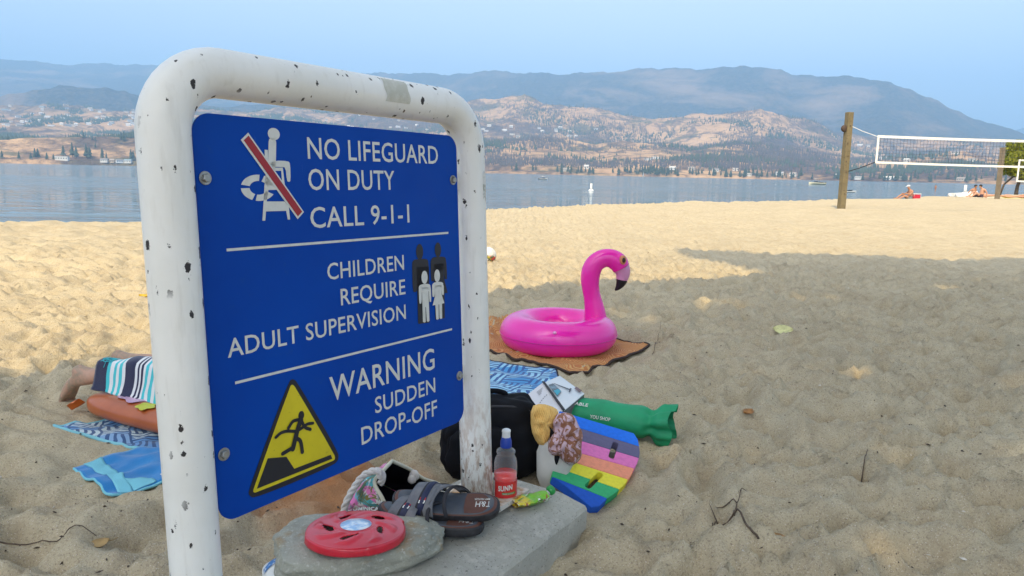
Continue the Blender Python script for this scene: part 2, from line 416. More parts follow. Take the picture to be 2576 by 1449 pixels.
def grid_mesh(name, X, Y, Z):
    ny, nx = X.shape; co = np.stack([X, Y, Z], -1).reshape(-1, 3).astype(np.float32)
    I, J = np.meshgrid(np.arange(nx - 1), np.arange(ny - 1)); a = (J * nx + I).ravel(); q = np.stack([a, a + 1, a + nx + 1, a + nx], 1).astype(np.int32)
    me = bpy.data.meshes.new(name); me.vertices.add(len(co)); me.vertices.foreach_set('co', co.ravel())
    me.loops.add(q.size); me.loops.foreach_set('vertex_index', q.ravel()); me.polygons.add(len(q))
    me.polygons.foreach_set('loop_start', np.arange(0, q.size, 4, dtype=np.int32)); me.polygons.foreach_set('loop_total', np.full(len(q), 4, np.int32))
    me.update(calc_edges=True); return me
def build_hills():
    th = np.linspace(R(-50), R(52), 1000); rr = 1875 * np.exp(np.linspace(0, math.log(14500 / 1875), 300)); T, Q = np.meshgrid(th, rr)
    Z = terrain_z(T, Q)
    me = grid_mesh('hills', Q * np.sin(T), Q * np.cos(T), Z)
    b = NB('dry_hillside'); v = b.co('Object'); km = b.n('Mapping', {'Vector': v, 'Scale': (.001,) * 3}).outputs[0]
    dist = b.n('VectorMath', {0: km}, operation='LENGTH').outputs['Value']; hz = b.math('MULTIPLY', b.sep(v)[2], 1.0)
    grass = b.mix(b.ramp(b.noise(km, 3.2, 5, .6), .35, .65), (.50, .335, .195), (.38, .245, .145))
    grass = b.mix(b.ramp(b.noise(km, 16, 4, .6), .5, .72), grass, (.17, .115, .075))
    burnt = b.mix(b.ramp(b.noise(km, 26, 3, .7), .4, .6), (.050, .042, .045), (.12, .088, .072))
    big = b.noise(km, 1.7, 6, .62, .4)
    f = b.ramp(b.math('ADD', big, b.math('MULTIPLY', b.math('SUBTRACT', b.noise(km, 34, 3, .7), .5), .28)), .50, .60)
    gr_ = b.ramp(b.noise(b.n('Mapping', {'Vector': km, 'Location': (3, 8, 1)}).outputs[0], 5.0, 5, .65), .54, .62); grass = b.mix(b.math('MULTIPLY', gr_, .8), grass, (.075, .085, .050))
    rid = b.n('TexNoise', {'Vector': b.n('Mapping', {'Vector': km, 'Rotation': (0, 0, R(25)), 'Scale': (1, .7, 1)}).outputs[0], 'Scale': 2.6, 'Detail': 5.0, 'Roughness': .6, 'Distortion': .3}, noise_type='RIDGED_MULTIFRACTAL').outputs[0]
    f = b.math('MAXIMUM', f, b.math('MULTIPLY', b.ramp(rid, .55, .95), .9)) if False else f
    vein = b.ramp(b.math('ABSOLUTE', b.math('SUBTRACT', b.noise(b.n('Mapping', {'Vector': km, 'Location': (5, 2, 0), 'Scale': (1, .55, 1)}).outputs[0], 4.2, 5, .6, .4), .5)), .035, .0); grass = b.mix(b.math('MULTIPLY', vein, .8), grass, (.075, .060, .055))
    c = b.mix(b.math('MULTIPLY', f, .85), grass, burnt)
    forest = b.mix(b.ramp(b.noise(km, 30, 4, .7), .42, .62), (.030, .038, .042), (.085, .076, .066))
    far = b.mix(b.ramp(b.noise(km, 1.1, 6, .65, .5), .50, .66), forest, (.20, .15, .115))
    c = b.mix(b.ramp(b.math('ADD', dist, b.math('MULTIPLY', b.noise(km, 2.4, 4), .9)), 4.7, 5.3), c, far)
    b.set('Base Color', c); b.set('Roughness', 1.0); b.set('Specular IOR Level', 0.0)
    b.bump(b.math('ADD', b.noise(km, 14, 6, .65), b.math('MULTIPLY', b.noise(km, 60, 4, .7), .3)), .9, 26.0)
    return link('hills', me, b.m, smooth=True, kind='structure')
for px, py, rad in ((890, 1340, .35), (1240, 1215, .30), (1400, 1200, .30), (1500, 1240, .25), (1550, 1080, .30), (1400, 890, .45), (1540, 905, .3), (1320, 960, .35), (1360, 1000, .3), (300, 1090, .45), (520, 1060, .6), (800, 1040, .6), (300, 1200, .3), (150, 1010, .2), (1180, 1320, .4)):
    q = PZ(px, py, -.04); FLAT.append((q.x, q.y, rad))
for px, py, d, rad in ((2283, 502, 54, 1.2), (2447, 497, 62, 2.5), (2535, 490, 66, 3.0), (2115, 526, 25, .5)):
    q = PD(px, py, d); FLAT.append((q.x, q.y, rad))
build_sand(); build_lake(); build_hills()

# ---- woods on the far slopes (too many to count)
def cones(name, th, r, h, rad, mat, seg=4, stick=False, label=None):
    n = len(th); z = terrain_z(th, r) - .6; x = r * np.sin(th); y = r * np.cos(th)
    a = np.arange(seg) * 2 * np.pi / seg + RNG.random(n)[:, None] * 6
    ring = np.stack([x[:, None] + np.cos(a) * rad[:, None], y[:, None] + np.sin(a) * rad[:, None], np.repeat((z + h * .12 * (not stick))[:, None], seg, 1)], -1)
    top = np.stack([x + h * .04 * RNG.standard_normal(n), y, z + h], -1)[:, None, :]
    co = np.concatenate([ring, top], 1).reshape(-1, 3)
    base = (np.arange(n) * (seg + 1))[:, None]
    k = np.arange(seg); f = np.stack([base + k, base + (k + 1) % seg, np.repeat(base + seg, seg, 1)], -1).reshape(-1, 3).astype(np.int32)
    me = bpy.data.meshes.new(name); me.vertices.add(len(co)); me.vertices.foreach_set('co', co.astype(np.float32).ravel())
    me.loops.add(f.size); me.loops.foreach_set('vertex_index', f.ravel()); me.polygons.add(len(f))
    me.polygons.foreach_set('loop_start', np.arange(0, f.size, 3, dtype=np.int32)); me.polygons.foreach_set('loop_total', np.full(len(f), 3, np.int32))
    me.update(calc_edges=True)
    return link(name, me, mat, kind='stuff', label=label, cat='forest')
PINE = pm('pine_needles', (.030, .050, .030), .9, var=[(.02, (.055, .075, .045), .35, .7)])
BURNT = pm('burnt_wood', (.060, .055, .060), .95, var=[(.02, (.10, .085, .08), .4, .7)])
def scatter(n, a0, a1, r0, r1, keep):
    th = RNG.uniform(a0, a1, n); r = r0 * (r1 / r0) ** RNG.random(n)
    k = keep(th, r, r * np.sin(th) / 1000, r * np.cos(th) / 1000); return th[k], r[k]
A_L, A_M, A_R = azel(-500, 400)[0], azel(900, 400)[0], azel(3000, 400)[0]
# green pines: dense belt through the town on the left, gullies and the shore on the right
th, r = scatter(60000, A_L, A_M, 2230, 4700, lambda t, r, x, y: (fbm(x * 4.2, y * 4.2, 3, 60) + 1.5 * np.exp(-((r - 2750) / 330) ** 2) >  .22))
t2, r2 = scatter(52000, A_M, A_R, 2000, 4300, lambda t, r, x, y: (fbm(x * 2.2, y * 3.4, 4, 62) + .25 * RNG.standard_normal(len(t)) > .62))
th = np.concatenate([th, t2]); r = np.concatenate([r, r2]); n = len(th)
cones('pine_forest', th, r, RNG.uniform(9, 20, n), RNG.uniform(2.8, 5.0, n), PINE, label='dark green pine woods on the far side of the lake')
th, r = scatter(90000, A_M, A_R, 1990, 4500, lambda t, r, x, y: (fbm(x * 1.9, y * 2.6, 4, 64) + .40 * RNG.standard_normal(len(t)) > .36 + .25 * (r < 2450)))
n = len(th)
cones('burnt_forest', th, r, RNG.uniform(9, 19, n), RNG.uniform(1.2, 2.4, n), BURNT, seg=3, stick=True, label='sparse grey burnt tree trunks over the tan far hills')

# ---- haze over the lake and hills
def build_haze():
    mb = MB().box((0, 3500, 1150), (34000, 27000, 2310))
    m = bpy.data.materials.new('haze_air'); m.use_nodes = True; t = m.node_tree; t.nodes.remove(t.nodes['Principled BSDF'])
    p = t.nodes.new('ShaderNodeVolumePrincipled'); p.inputs['Color'].default_value = (.34, .61, 1.0, 1); p.inputs['Density'].default_value = HAZE
    p.inputs['Anisotropy'].default_value = 0.0
    t.links.new(p.outputs[0], t.nodes['Material Output'].inputs['Volume'])
    return mb.build('haze', m, kind='stuff', label='thin blue summer haze over lake and hills', cat='haze')
HAZE = 1.45e-4
build_haze()

# ================================================================== THE SIGN
SW = .762
S_TL = Vector((-.57248, 1.33840, 1.09470)); S_u = Vector((.54618286, .83765569, -.00415058)).normalized()
S_z = Vector((-.04037418, .03127401, .99869508)); S_z = (S_z - S_u * S_z.dot(S_u)).normalized(); S_n = S_z.cross(S_u)
S_O = S_TL + S_u * (SW / 2) - S_z * 1.0
SM = Matrix((S_u, S_n, S_z)).transposed().to_4x4(); SM.translation = S_O      # local x along the sign, y away from the viewer, z up
SMI = SM.inverted()
SLAB_TOP = .072
def sg(px, py):                                # picture point -> sign face (x, z)
    d = SMI.to_3x3() @ ray(px, py); o = SMI @ CC; t = -o.y / d.y; q = o + d * t; return (q.x, q.z)
def ab(a, b): return (a - SW / 2, 1.0 - b)
def zm(ox, oy, s): return lambda x, y: sg((ox + x / s) / 1.5652, (oy + y / s) / 1.5652)

sign = empty('warning_sign', mat=SM, label='blue beach safety sign bolted in a chipped white pipe frame', cat='sign')
# white pipe paint with chips, scuffs and rust near the foot
b = NB('chipped_white_paint'); v = b.co('Object')
c = b.mix(b.ramp(b.noise(v, 7, 4), .35, .7), (.86, .86, .82), (.78, .78, .73))
c = b.mix(b.math('MULTIPLY', b.ramp(b.noise(b.n('Mapping', {'Vector': v, 'Scale': (60, 60, 9)}).outputs[0], 1, 4), .55, .8), .35), c, (.52, .50, .44))
vd = b.n('TexVoronoi', {'Vector': b.n('Mapping', {'Vector': b.n('VectorMath', {0: v, 1: b.n('TexNoise', {'Vector': v, 'Scale': 120.0, 'Detail': 3.0}).outputs[1]}, operation='MULTIPLY_ADD').outputs[0] if False else v, 'Scale': (1.25, 1.25, .7)}).outputs[0], 'Scale': 54.0, 'Randomness': 1.0})
rnd = b.sep(vd.outputs['Color'])[0]; rnd2 = b.sep(vd.outputs['Color'])[1]
edge = b.math('ADD', vd.outputs['Distance'], b.math('MULTIPLY', b.math('SUBTRACT', b.noise(v, 130, 4, .75), .5), .95))
szz = b.math('MULTIPLY', b.math('POWER', rnd2, 2.0), .38)
chip = b.math('MULTIPLY', b.math('GREATER_THAN', rnd, .56), b.math('LESS_THAN', edge, szz))
chip = b.math('MULTIPLY', chip, b.ramp(b.noise(v, 5.0, 2), .40, .46))
zz = b.sep(v)[2]; xx = b.sep(v)[0]
rustm = b.math('MULTIPLY', b.math('GREATER_THAN', xx, .1), b.ramp(b.math('ADD', zz, b.math('MULTIPLY', b.noise(v, 16, 5, .7), .35)), .52, .16))
streak = b.ramp(b.noise(b.n('Mapping', {'Vector': v, 'Scale': (70, 70, 22)}).outputs[0], 1, 5, .7), .45, .57)
c = b.mix(b.math('MULTIPLY', rustm, b.math('MULTIPLY', streak, .85)), c, (.30, .13, .04))
c = b.mix(b.math('MULTIPLY', b.ramp(b.noise(v, 130, 4, .8), .66, .72), b.ramp(b.math('ADD', zz, b.math('MULTIPLY', b.noise(v, 9, 3), .5)), .62, .2)), c, (.20, .10, .05))
c = b.mix(chip, c, (.030, .026, .026))
b.set('Base Color', c); b.set('Roughness', b.mix(chip, (.34,) * 3, (.7,) * 3)); b.bump(b.math('SUBTRACT', b.noise(v, 60, 3), b.math('MULTIPLY', chip, 1.5)), .15, .002)
PAINT = b.m
PR, PE = .0445, .054
xl, xr, zt = -SW / 2 - PE, SW / 2 + PE, 1.073
rad = .115; path = [(xl, 0, -.35), (xl, 0, .2), (xl, 0, .6)]
path += [(xl + rad - rad * math.cos(t), 0, zt - rad + rad * math.sin(t)) for t in np.linspace(0, math.pi / 2, 12)]
path += [(x, 0, zt) for x in np.linspace(xl + rad, xr - rad, 8)[1:-1]]
path += [(xr - rad + rad * math.sin(t), 0, zt - rad + rad * math.cos(t)) for t in np.linspace(0, math.pi / 2, 12)]
path += [(xr, 0, .6), (xr, 0, .2), (xr, 0, -.012)]
MB().tube(path, PR, seg=36, up=(0, 1, 0)).build('pipe_frame', PAINT, sign, smooth=True)
# patches of tape left on the pipe
def wrap(name, x0, x1, z0, z1, post, mat):
    mb = MB(); rr = PR + .0006
    if post is None:   # round the top bar
        mb.grid(lambda s, t: (x0 + (x1 - x0) * s + .003 * math.sin(9 * t), -rr * math.cos(z0 + (z1 - z0) * t), zt + rr * math.sin(z0 + (z1 - z0) * t)), 6, 10)
    else:
        mb.grid(lambda s, t: (post + rr * math.sin(x0 + (x1 - x0) * s), -rr * math.cos(x0 + (x1 - x0) * s), z0 + (z1 - z0) * t + .006 * math.sin(7 * s)), 8, 4)
    return mb.build(name, mat, sign, smooth=True)
TAPE = pm('old_tape', (.50, .50, .42), .5, var=[(40, (.62, .62, .56), .4, .65)])
wrap('tape_patch', .075, .155, -.35, .95, None, TAPE)
wrap('tape_patch', .05, .75, .835, .905, xr, pm('torn_tape', (.42, .41, .34), .6, var=[(60, (.7, .7, .66), .45, .55)]))
# panel
pp = []
cr_ = .036
for cx, cz, a0 in ((SW / 2 - cr_, 1 - cr_, 0), (-SW / 2 + cr_, 1 - cr_, 90), (-SW / 2 + cr_, 1 - SW + cr_, 180), (SW / 2 - cr_, 1 - SW + cr_, 270)):
    pp += [(cx + cr_ * math.cos(R(a0 + k * 10)), cz + cr_ * math.sin(R(a0 + k * 10))) for k in range(10)]
b = NB('blue_sign_sheeting'); v = b.co('Object')
c = b.mix(b.ramp(b.noise(v, 3.5, 4), .3, .75), (.000, .048, .330), (.000, .064, .400))
c = b.mix(b.math('MULTIPLY', b.ramp(b.noise(v, 38, 5, .7), .60, .78), .35), c, (.02, .08, .22))
sc_ = b.ramp(b.noise(b.n('Mapping', {'Vector': v, 'Rotation': (0, R(20), 0), 'Scale': (260, 1, 5)}).outputs[0], 1, 2), .745, .76)
c = b.mix(b.math('MULTIPLY', sc_, .22), c, (.35, .45, .6))
b.set('Base Color', c); b.set('Roughness', b.ramp(b.noise(v, 9, 4), -.9, 2.0)); b.set('Specular IOR Level', .12)
fxz = lambda x, z, h: (x, h, z)
panel = link('panel', bevel_mesh(MB().prism(pp, -.0030, .0018, fxz).mesh('panel'), .0006, 1, 60), b.m, sign)
YF = -.0031
WHITE = pm('white_vinyl', (.66, .67, .63), .4, var=[(60, (.58, .59, .55), .45, .7)])
RED = pm('red_vinyl', (.36, .012, .022), .4)
YEL = pm('yellow_vinyl', (.68, .56, .012), .42, var=[(14, (.58, .47, .01), .4, .75), (120, (.42, .34, .01), .66, .75)])
INK = pm('black_vinyl', (.012, .013, .02), .45)
for body, a0, a1, t_, b_ in (('NO LIFEGUARD', .2584, .683, .0300, .0738), ('ON DUTY', .2566, .518, .0942, .1378), ('CALL 9-1-1', .2565, .566, .1732, .2165), ('CHILDREN', .2954, .540, .2934, .3290), ('REQUIRE', .3305, .5417, .3524, .3886), ('ADULT SUPERVISION', .0396, .540, .4138, .4492), ('WARNING', .2855, .6430, .5400, .5945), ('SUDDEN', .4215, .6425, .6175, .6560), ('DROP-OFF', .3735, .6470, .6768, .7175)):
    x0, z1 = ab(a0, t_); x1, z0 = ab(a1, b_)
    me = text_mesh(body, x0, x1, z0, z1, bold=.008, y=YF - .0006)
    if ' ' not in body: link('lettering', me, WHITE, panel, label='white word ' + body)
    else:                                            # one part for each word
        fx = sorted((min(me.vertices[i].co.x for i in f.vertices), max(me.vertices[i].co.x for i in f.vertices)) for f in me.polygons); mx = -9; best = (0, 0)
        for lo_, hi_ in fx:
            if mx > -9 and lo_ - mx > best[0]: best = (lo_ - mx, (lo_ + mx) / 2)
            mx = max(mx, hi_)
        cut = best[1]
        for sd, wd_ in ((-1, body.split(' ')[0]), (1, body.split(' ')[1])):
            bm = bmesh.new(); bm.from_mesh(me); bmesh.ops.delete(bm, geom=[q for q in bm.verts if (q.co.x - cut) * sd < 0], context='VERTS'); m2 = bpy.data.meshes.new('word'); bm.to_mesh(m2); bm.free(); link('lettering', m2, WHITE, panel, label='white word ' + wd_)
def flat(name, poly, mat, lay=1, par=None):
    y = YF - .0006 * lay; return MB().prism(poly, y - .0002, y, fxz).build(name, mat, par or panel)
def stroke(pts, wd, caps=True):
    """outline of a thick polyline in the sign plane"""
    P = [np.array(p) for p in pts]; L = []; Rr = []
    for i, p in enumerate(P):
        t = P[min(i + 1, len(P) - 1)] - P[max(i - 1, 0)]; t = t / np.linalg.norm(t); nn = np.array([-t[1], t[0]])
        k = 1.0
        if 0 < i < len(P) - 1:
            t0 = (P[i] - P[i - 1]) / np.linalg.norm(P[i] - P[i - 1]); k = 1 / max(.5, float(np.dot(np.array([-t0[1], t0[0]]), nn)))
        L.append(tuple(p + nn * wd / 2 * k)); Rr.append(tuple(p - nn * wd / 2 * k))
    if caps:
        t = P[-1] - P[-2]; t = t / np.linalg.norm(t); a = math.atan2(t[1], t[0])
        end = [(P[-1][0] + wd / 2 * math.cos(a + q), P[-1][1] + wd / 2 * math.sin(a + q)) for q in np.linspace(math.pi / 2, -math.pi / 2, 7)[1:-1]]
        t = P[0] - P[1]; t = t / np.linalg.norm(t); a = math.atan2(t[1], t[0])
        sta = [(P[0][0] + wd / 2 * math.cos(a + q), P[0][1] + wd / 2 * math.sin(a + q)) for q in np.linspace(math.pi / 2, -math.pi / 2, 7)[1:-1]]
        return L + end + Rr[::-1] + sta
    return L + Rr[::-1]
def disc(c, rx, rz, n=20): return [(c[0] + rx * math.cos(2 * math.pi * k / n), c[1] + rz * math.sin(2 * math.pi * k / n)) for k in range(n)]
A = zm(800, 480, 2.542); B = zm(500, 900, 1.0593); D = zm(850, 1380, 2.337); F = zm(1480, 930, 3.916)
flat('divider_line', stroke([A(222, 1282), A(2442, 1110)], .0052, False), WHITE)
flat('divider_line', stroke([B(446, 643), B(1351, 419)], .0052, False), WHITE)
# lifeguard chair pictogram
c0 = A(694, 122); flat('pictogram', disc(c0, .0145, .0118), WHITE)
flat('pictogram', stroke([A(680, 205), A(676, 430)], .0182), WHITE)
flat('pictogram', smooth_poly([A(655, 415), A(655, 450), A(770, 452), A(812, 455), A(825, 590), A(845, 603), A(863, 590), A(858, 420), A(838, 392), A(705, 388)], 1), WHITE)
flat('pictogram', stroke([A(618, 280), A(622, 420)], .0075, False), WHITE)
flat('pictogram', [A(680, 458), A(784, 458), A(800, 600), A(806, 640), A(785, 640), A(775, 580), A(768, 490), A(700, 490)], WHITE)
flat('pictogram', [A(612, 530), A(640, 540), A(738, 680), A(640, 682), A(632, 740), A(622, 796), A(800, 796), A(845, 850), A(857, 976), A(834, 978), A(818, 890), A(616, 896), A(608, 988), A(580, 988), A(592, 800), A(600, 640)], WHITE)
lc = A(541, 660)
for k0, k1 in ((12, 68), (84, 166), (182, 246), (258, 330)):
    ro, ri = .0425, .0225; ro = .0400; ri = .0205
    aa = [R(k0 + (k1 - k0) * i / 8) for i in range(9)]
    flat('pictogram', [(lc[0] + ro * math.cos(t), lc[1] + ro * .98 * math.sin(t) * .66 / .66 * .64) for t in aa] + [(lc[0] + ri * math.cos(t), lc[1] + ri * math.sin(t) * .64) for t in aa[::-1]], WHITE)
flat('pictogram', [A(436, 108), A(994, 902), A(931, 974), A(361, 181)], WHITE, 2)
flat('pictogram', [A(438, 138), A(975, 898), A(932, 946), A(390, 186)], RED, 3)
# family pictogram: adults in black, children in white
def person_pic(head, hr, body, mat, lay):
    flat('pictogram', disc(head, hr[0], hr[1]), mat, lay)
    for q in body: flat('pictogram', q, mat, lay)
person_pic(F(657, 240), (.0135, .0195), [smooth_poly([F(540, 440), F(545, 385), F(590, 355), F(760, 345), F(795, 385), F(805, 720), F(640, 745), F(607, 860), F(585, 862), F(550, 850)], 1), [F(608, 470), F(800, 470), F(812, 1330), F(640, 1350), F(633, 1330)]], INK, 1)
person_pic(F(938, 208), (.0128, .0187), [smooth_poly([F(824, 420), F(835, 350), F(880, 318), F(1030, 312), F(1065, 345), F(1082, 650), F(1060, 670), F(1036, 650), F(1030, 460), F(880, 690), F(850, 700), F(832, 680)], 1), [F(870, 430), F(1025, 415), F(1030, 640), F(1088, 870), F(1040, 880), F(1044, 1260), F(900, 1285), F(880, 700)]], INK, 1.4)
person_pic(F(727, 633), (.0118, .0166), [smooth_poly([F(636, 800), F(645, 760), F(690, 738), F(790, 730), F(822, 760), F(832, 1000), F(815, 1015), F(800, 1000), F(790, 800), F(684, 810), F(682, 1030), F(662, 1042), F(645, 1030)], 1), [F(686, 790), F(784, 785), F(803, 1300), F(785, 1320), F(762, 1310), F(748, 1090), F(740, 1090), F(745, 1320), F(722, 1330), F(702, 1318)]], WHITE, 3)
person_pic(F(920, 609), (.0113, .0163), [smooth_poly([F(840, 770), F(850, 730), F(890, 706), F(985, 700), F(1018, 730), F(1026, 895), F(1010, 910), F(994, 895), F(985, 770), F(888, 780), F(884, 925), F(862, 938), F(846, 925)], 1), [F(888, 760), F(984, 752), F(990, 900), F(1032, 1030), F(995, 1040), F(998, 1265), F(976, 1273), F(957, 1262), F(952, 1050), F(942, 1050), F(945, 1275), F(921, 1285), F(905, 1275), F(893, 1058), F(850, 1066), F(888, 920)]], WHITE, 3.4)
# drop-off warning triangle
flat('warning_triangle', smooth_poly([D(655, 285), D(700, 255), D(745, 300), D(1110, 920), D(1122, 1000), D(1060, 1060), D(350, 1360), D(290, 1330), D(290, 1280)], 2), INK, 1)
flat('warning_triangle', smooth_poly([D(668, 330), D(690, 308), D(715, 330), D(1075, 950), D(1085, 995), D(1060, 1015), D(355, 1305), D(330, 1300), D(332, 1270)], 1), YEL, 2)
flat('warning_triangle', [D(463, 988), D(634, 974), D(706, 1084), D(1043, 956), D(1056, 992), D(362, 1268)], INK, 3)
flat('warning_triangle', disc(D(771, 593), .0078, .0092, 16), INK, 3)
for pts, wd in (([(765, 635), (735, 720), (690, 900)], .0115), ([(690, 890), (672, 900), (598, 945)], .0085), ([(710, 800), (760, 830), (778, 930)], .0085), ([(770, 632), (735, 635), (690, 650), (650, 710)], .0072), ([(770, 640), (800, 700), (852, 722)], .0072), ([(535, 795), (580, 755), (640, 738), (720, 738), (770, 712), (820, 675), (876, 665)], .0066)):
    flat('warning_triangle', stroke([D(*p) for p in crom(pts, 4)], wd), INK, 4 + wd * 100)
# bolts and tabs
STEEL = pm('galvanised_steel', (.42, .42, .40), .45, metal=.85, var=[(80, (.30, .29, .27), .4, .7)])
for a_, b_ in ((.0178, .1155), (.0170, .6293), (.7420, .1135), (.7455, .6350)):
    x, z = ab(a_, b_)
    MX = Matrix.Translation((x, -.0032, z)) @ Matrix.Rotation(R(90), 4, 'X')
    bo = MB().lathe([(.0125, 0), (.0125, .0014), (.0118, .002)], 20, MX).build('bolt', STEEL, sign, smooth=False)
    MB().lathe([(.0082, .002), (.0082, .0068), (.0066, .008)], 6, MX @ Matrix.Rotation(random.random(), 4, 'Z')).build('hex_head', STEEL, bo)
    s_ = -1 if x < 0 else 1
    MB().box((x + s_ * .012, .0055, z), (.05, .007, .05)).build('mounting_tab', PAINT, sign)
bp = MB().box((xr, 0, -.006), (.24, .20, .012)); MB.build(bp, 'base_plate', pm('rusty_white_plate', (.62, .58, .50), .7, var=[(22, (.42, .25, .12), .48, .62), (60, (.15, .09, .05), .62, .68)]), sign)

# ================================================================== SHADE TREES behind the viewer (their shadow lies over the foreground)
BARK = pm('tree_bark', (.13, .10, .075), .95, var=[(14, (.07, .055, .04), .4, .65)], bump=(30, .8, .02))
def leaf_mat(name, c1, c2, tr=.35):
    b = NB(name); v = b.co('Object')
    c = b.mix(b.ramp(b.noise(v, 1.6, 3), .35, .7), c1, c2); b.set('Base Color', c); b.set('Roughness', .55); b.set('Specular IOR Level', .3)
    t = b.n('BsdfTranslucent', {'Color': c}); mx = b.n('MixShader', {0: tr, 1: b.b.outputs[0], 2: t.outputs[0]}); b.nt.links.new(mx.outputs[0], b.out.inputs[0]); return b.m
LEAF = leaf_mat('tree_leaves', (.10, .15, .035), (.14, .19, .05), .5)
def leaves_mesh(name, C, size):
    """C: (n,3) leaf centres -> folded kite-shaped leaves turned every way"""
    n = len(C); a = RNG.standard_normal((n, 3)); a[:, 2] *= .6; a /= np.linalg.norm(a, axis=1)[:, None]
    t = RNG.standard_normal((n, 3)); t -= a * (t * a).sum(1)[:, None]; t /= np.linalg.norm(t, axis=1)[:, None]; bn = np.cross(a, t); s = (size * RNG.uniform(.7, 1.3, n))[:, None]
    co = np.stack([C - t * s * .6, C + bn * s * .42 + a * s * .08, C + t * s * .65, C - bn * s * .42 + a * s * .08], 1).reshape(-1, 3)
    k = (np.arange(n) * 4)[:, None]; f = np.concatenate([k + np.array([[0, 1, 2]]), k + np.array([[0, 2, 3]])], 1).reshape(-1, 3).astype(np.int32)
    me = bpy.data.meshes.new(name); me.vertices.add(len(co)); me.vertices.foreach_set('co', co.astype(np.float32).ravel())
    me.loops.add(f.size); me.loops.foreach_set('vertex_index', f.ravel()); me.polygons.add(len(f))
    me.polygons.foreach_set('loop_start', np.arange(0, f.size, 3, dtype=np.int32)); me.polygons.foreach_set('loop_total', np.full(len(f), 3, np.int32))
    me.update(calc_edges=True); return me
SHADE_EDGE = [(-5.0, .2), (-4.2, 2.4), *[tuple(PZ(px, py, -.03)[:2]) for px, py in ((-150, 990), (0, 972), (150, 955), (380, 922), (700, 860), (1000, 800), (1225, 755), (1460, 735), (1572, 728), (1760, 722), (1950, 712), (1900, 697), (1800, 672), (1740, 655), (1701, 636), (1850, 642), (1976, 650), (2150, 655), (2329, 668), (2450, 672), (2576, 663))], (7.6, 9.3), (8.6, 6), (7.5, 1.5), (4, .2)]
DAPPLES = [(PZ(px, py, -.03), rr) for px, py, rr in ((1912, 1164, .10), (2243, 1164, .07), (2354, 1284, .12), (2251, 1426, .11), (2543, 996, .2), (1830, 785, .26), (2067, 773, .24), (2380, 751, .24), (2114, 953, .16), (1624, 818, .20), (1890, 962, .12), (1641, 1142, .10), (2200, 1110, .07), (2500, 720, .3), (1560, 800, .18), (2560, 1180, .1), (700, 1420, .10))]
def in_poly(x, y, poly):
    ins = np.zeros(len(x), bool); j = len(poly) - 1
    for i in range(len(poly)):
        xi, yi = poly[i]; xj, yj = poly[j]
        if yi != yj: ins ^= ((yi > y) != (yj > y)) & (x < (xj - xi) * (y - yi) / (yj - yi) + xi)
        j = i
    return ins
def shade_tree(name, trunk, xr_, label, n):
    h0 = trunk[2] if len(trunk) > 2 else 0
    t = empty(name, (trunk[0], trunk[1], sz(trunk[0], trunk[1]) - .1), 0, label, 'tree', 'shade trees behind the sign')
    gx = RNG.uniform(xr_[0], xr_[1], n); gy = RNG.uniform(0, 10, n)
    k = in_poly(gx, gy, SHADE_EDGE)
    for q, rr in DAPPLES: k &= (((gx - q.x) ** 2 / 1.6 + (gy - q.y) ** 2 > (.85 * rr * RNG.uniform(.6, 1.35, n)) ** 2) | (RNG.random(n) < .09))
    gx, gy = gx[k], gy[k]
    hh = 8.6 + 3.2 * RNG.random(len(gx)) ** 1.3 + .5 * perlin(gx * .5, gy * .5, 77)
    P = np.stack([gx + SUNV.x / SUNV.z * hh, gy + SUNV.y / SUNV.z * hh, hh], 1) - np.array(t.location)[None]
    link('crown', leaves_mesh('crown', P, .15), LEAF, t)
    mb = MB(); cx, cy = P[:, 0].mean(), P[:, 1].mean()
    mb.tube(crom([(0, 0, 0), (.05, .1, 1.2), (cx * .12, cy * .12, 2.8), (cx * .3, cy * .3, 6.6)], 4), [.34 - .018 * i for i in range(13)], 14)
    mb.build('trunk', BARK, t, True)
    for i in range(9):
        tp = P[RNG.integers(len(P))]; mb = MB(); s0 = Vector((cx * .1, cy * .1, 3.4 + .32 * i))
        e = Vector(tp); mid = s0.lerp(e, .5) + Vector((0, 0, .6)); pts = crom([tuple(s0), tuple(mid), tuple(e)], 5)
        mb.tube(pts, [.13 * (1 - .85 * j / (len(pts) - 1)) for j in range(len(pts))], 7).build('limb', BARK, t, True)
shade_tree('shade_tree', (-3.5, -4.5), (-5, 2.0), 'tall leafy tree behind the viewer shading the left foreground', 70000)
shade_tree('shade_tree', (5.5, -4.0), (2.0, 8.7), 'tall leafy tree behind the viewer shading the right foreground', 76000)

# ================================================================== NEAR THINGS
def local(obj_loc, rz): return Matrix.Translation(obj_loc) @ Matrix.Rotation(rz, 4, 'Z')
YAW = math.atan2(S_u.y, S_u.x)
def slab_pt(x, y, z=SLAB_TOP):                # sign-axis coordinates on the ground, world level z
    q = S_O + Vector((S_u.x, S_u.y, 0)).normalized() * x + Vector((S_n.x, S_n.y, 0)).normalized() * y; return Vector((q.x, q.y, z))
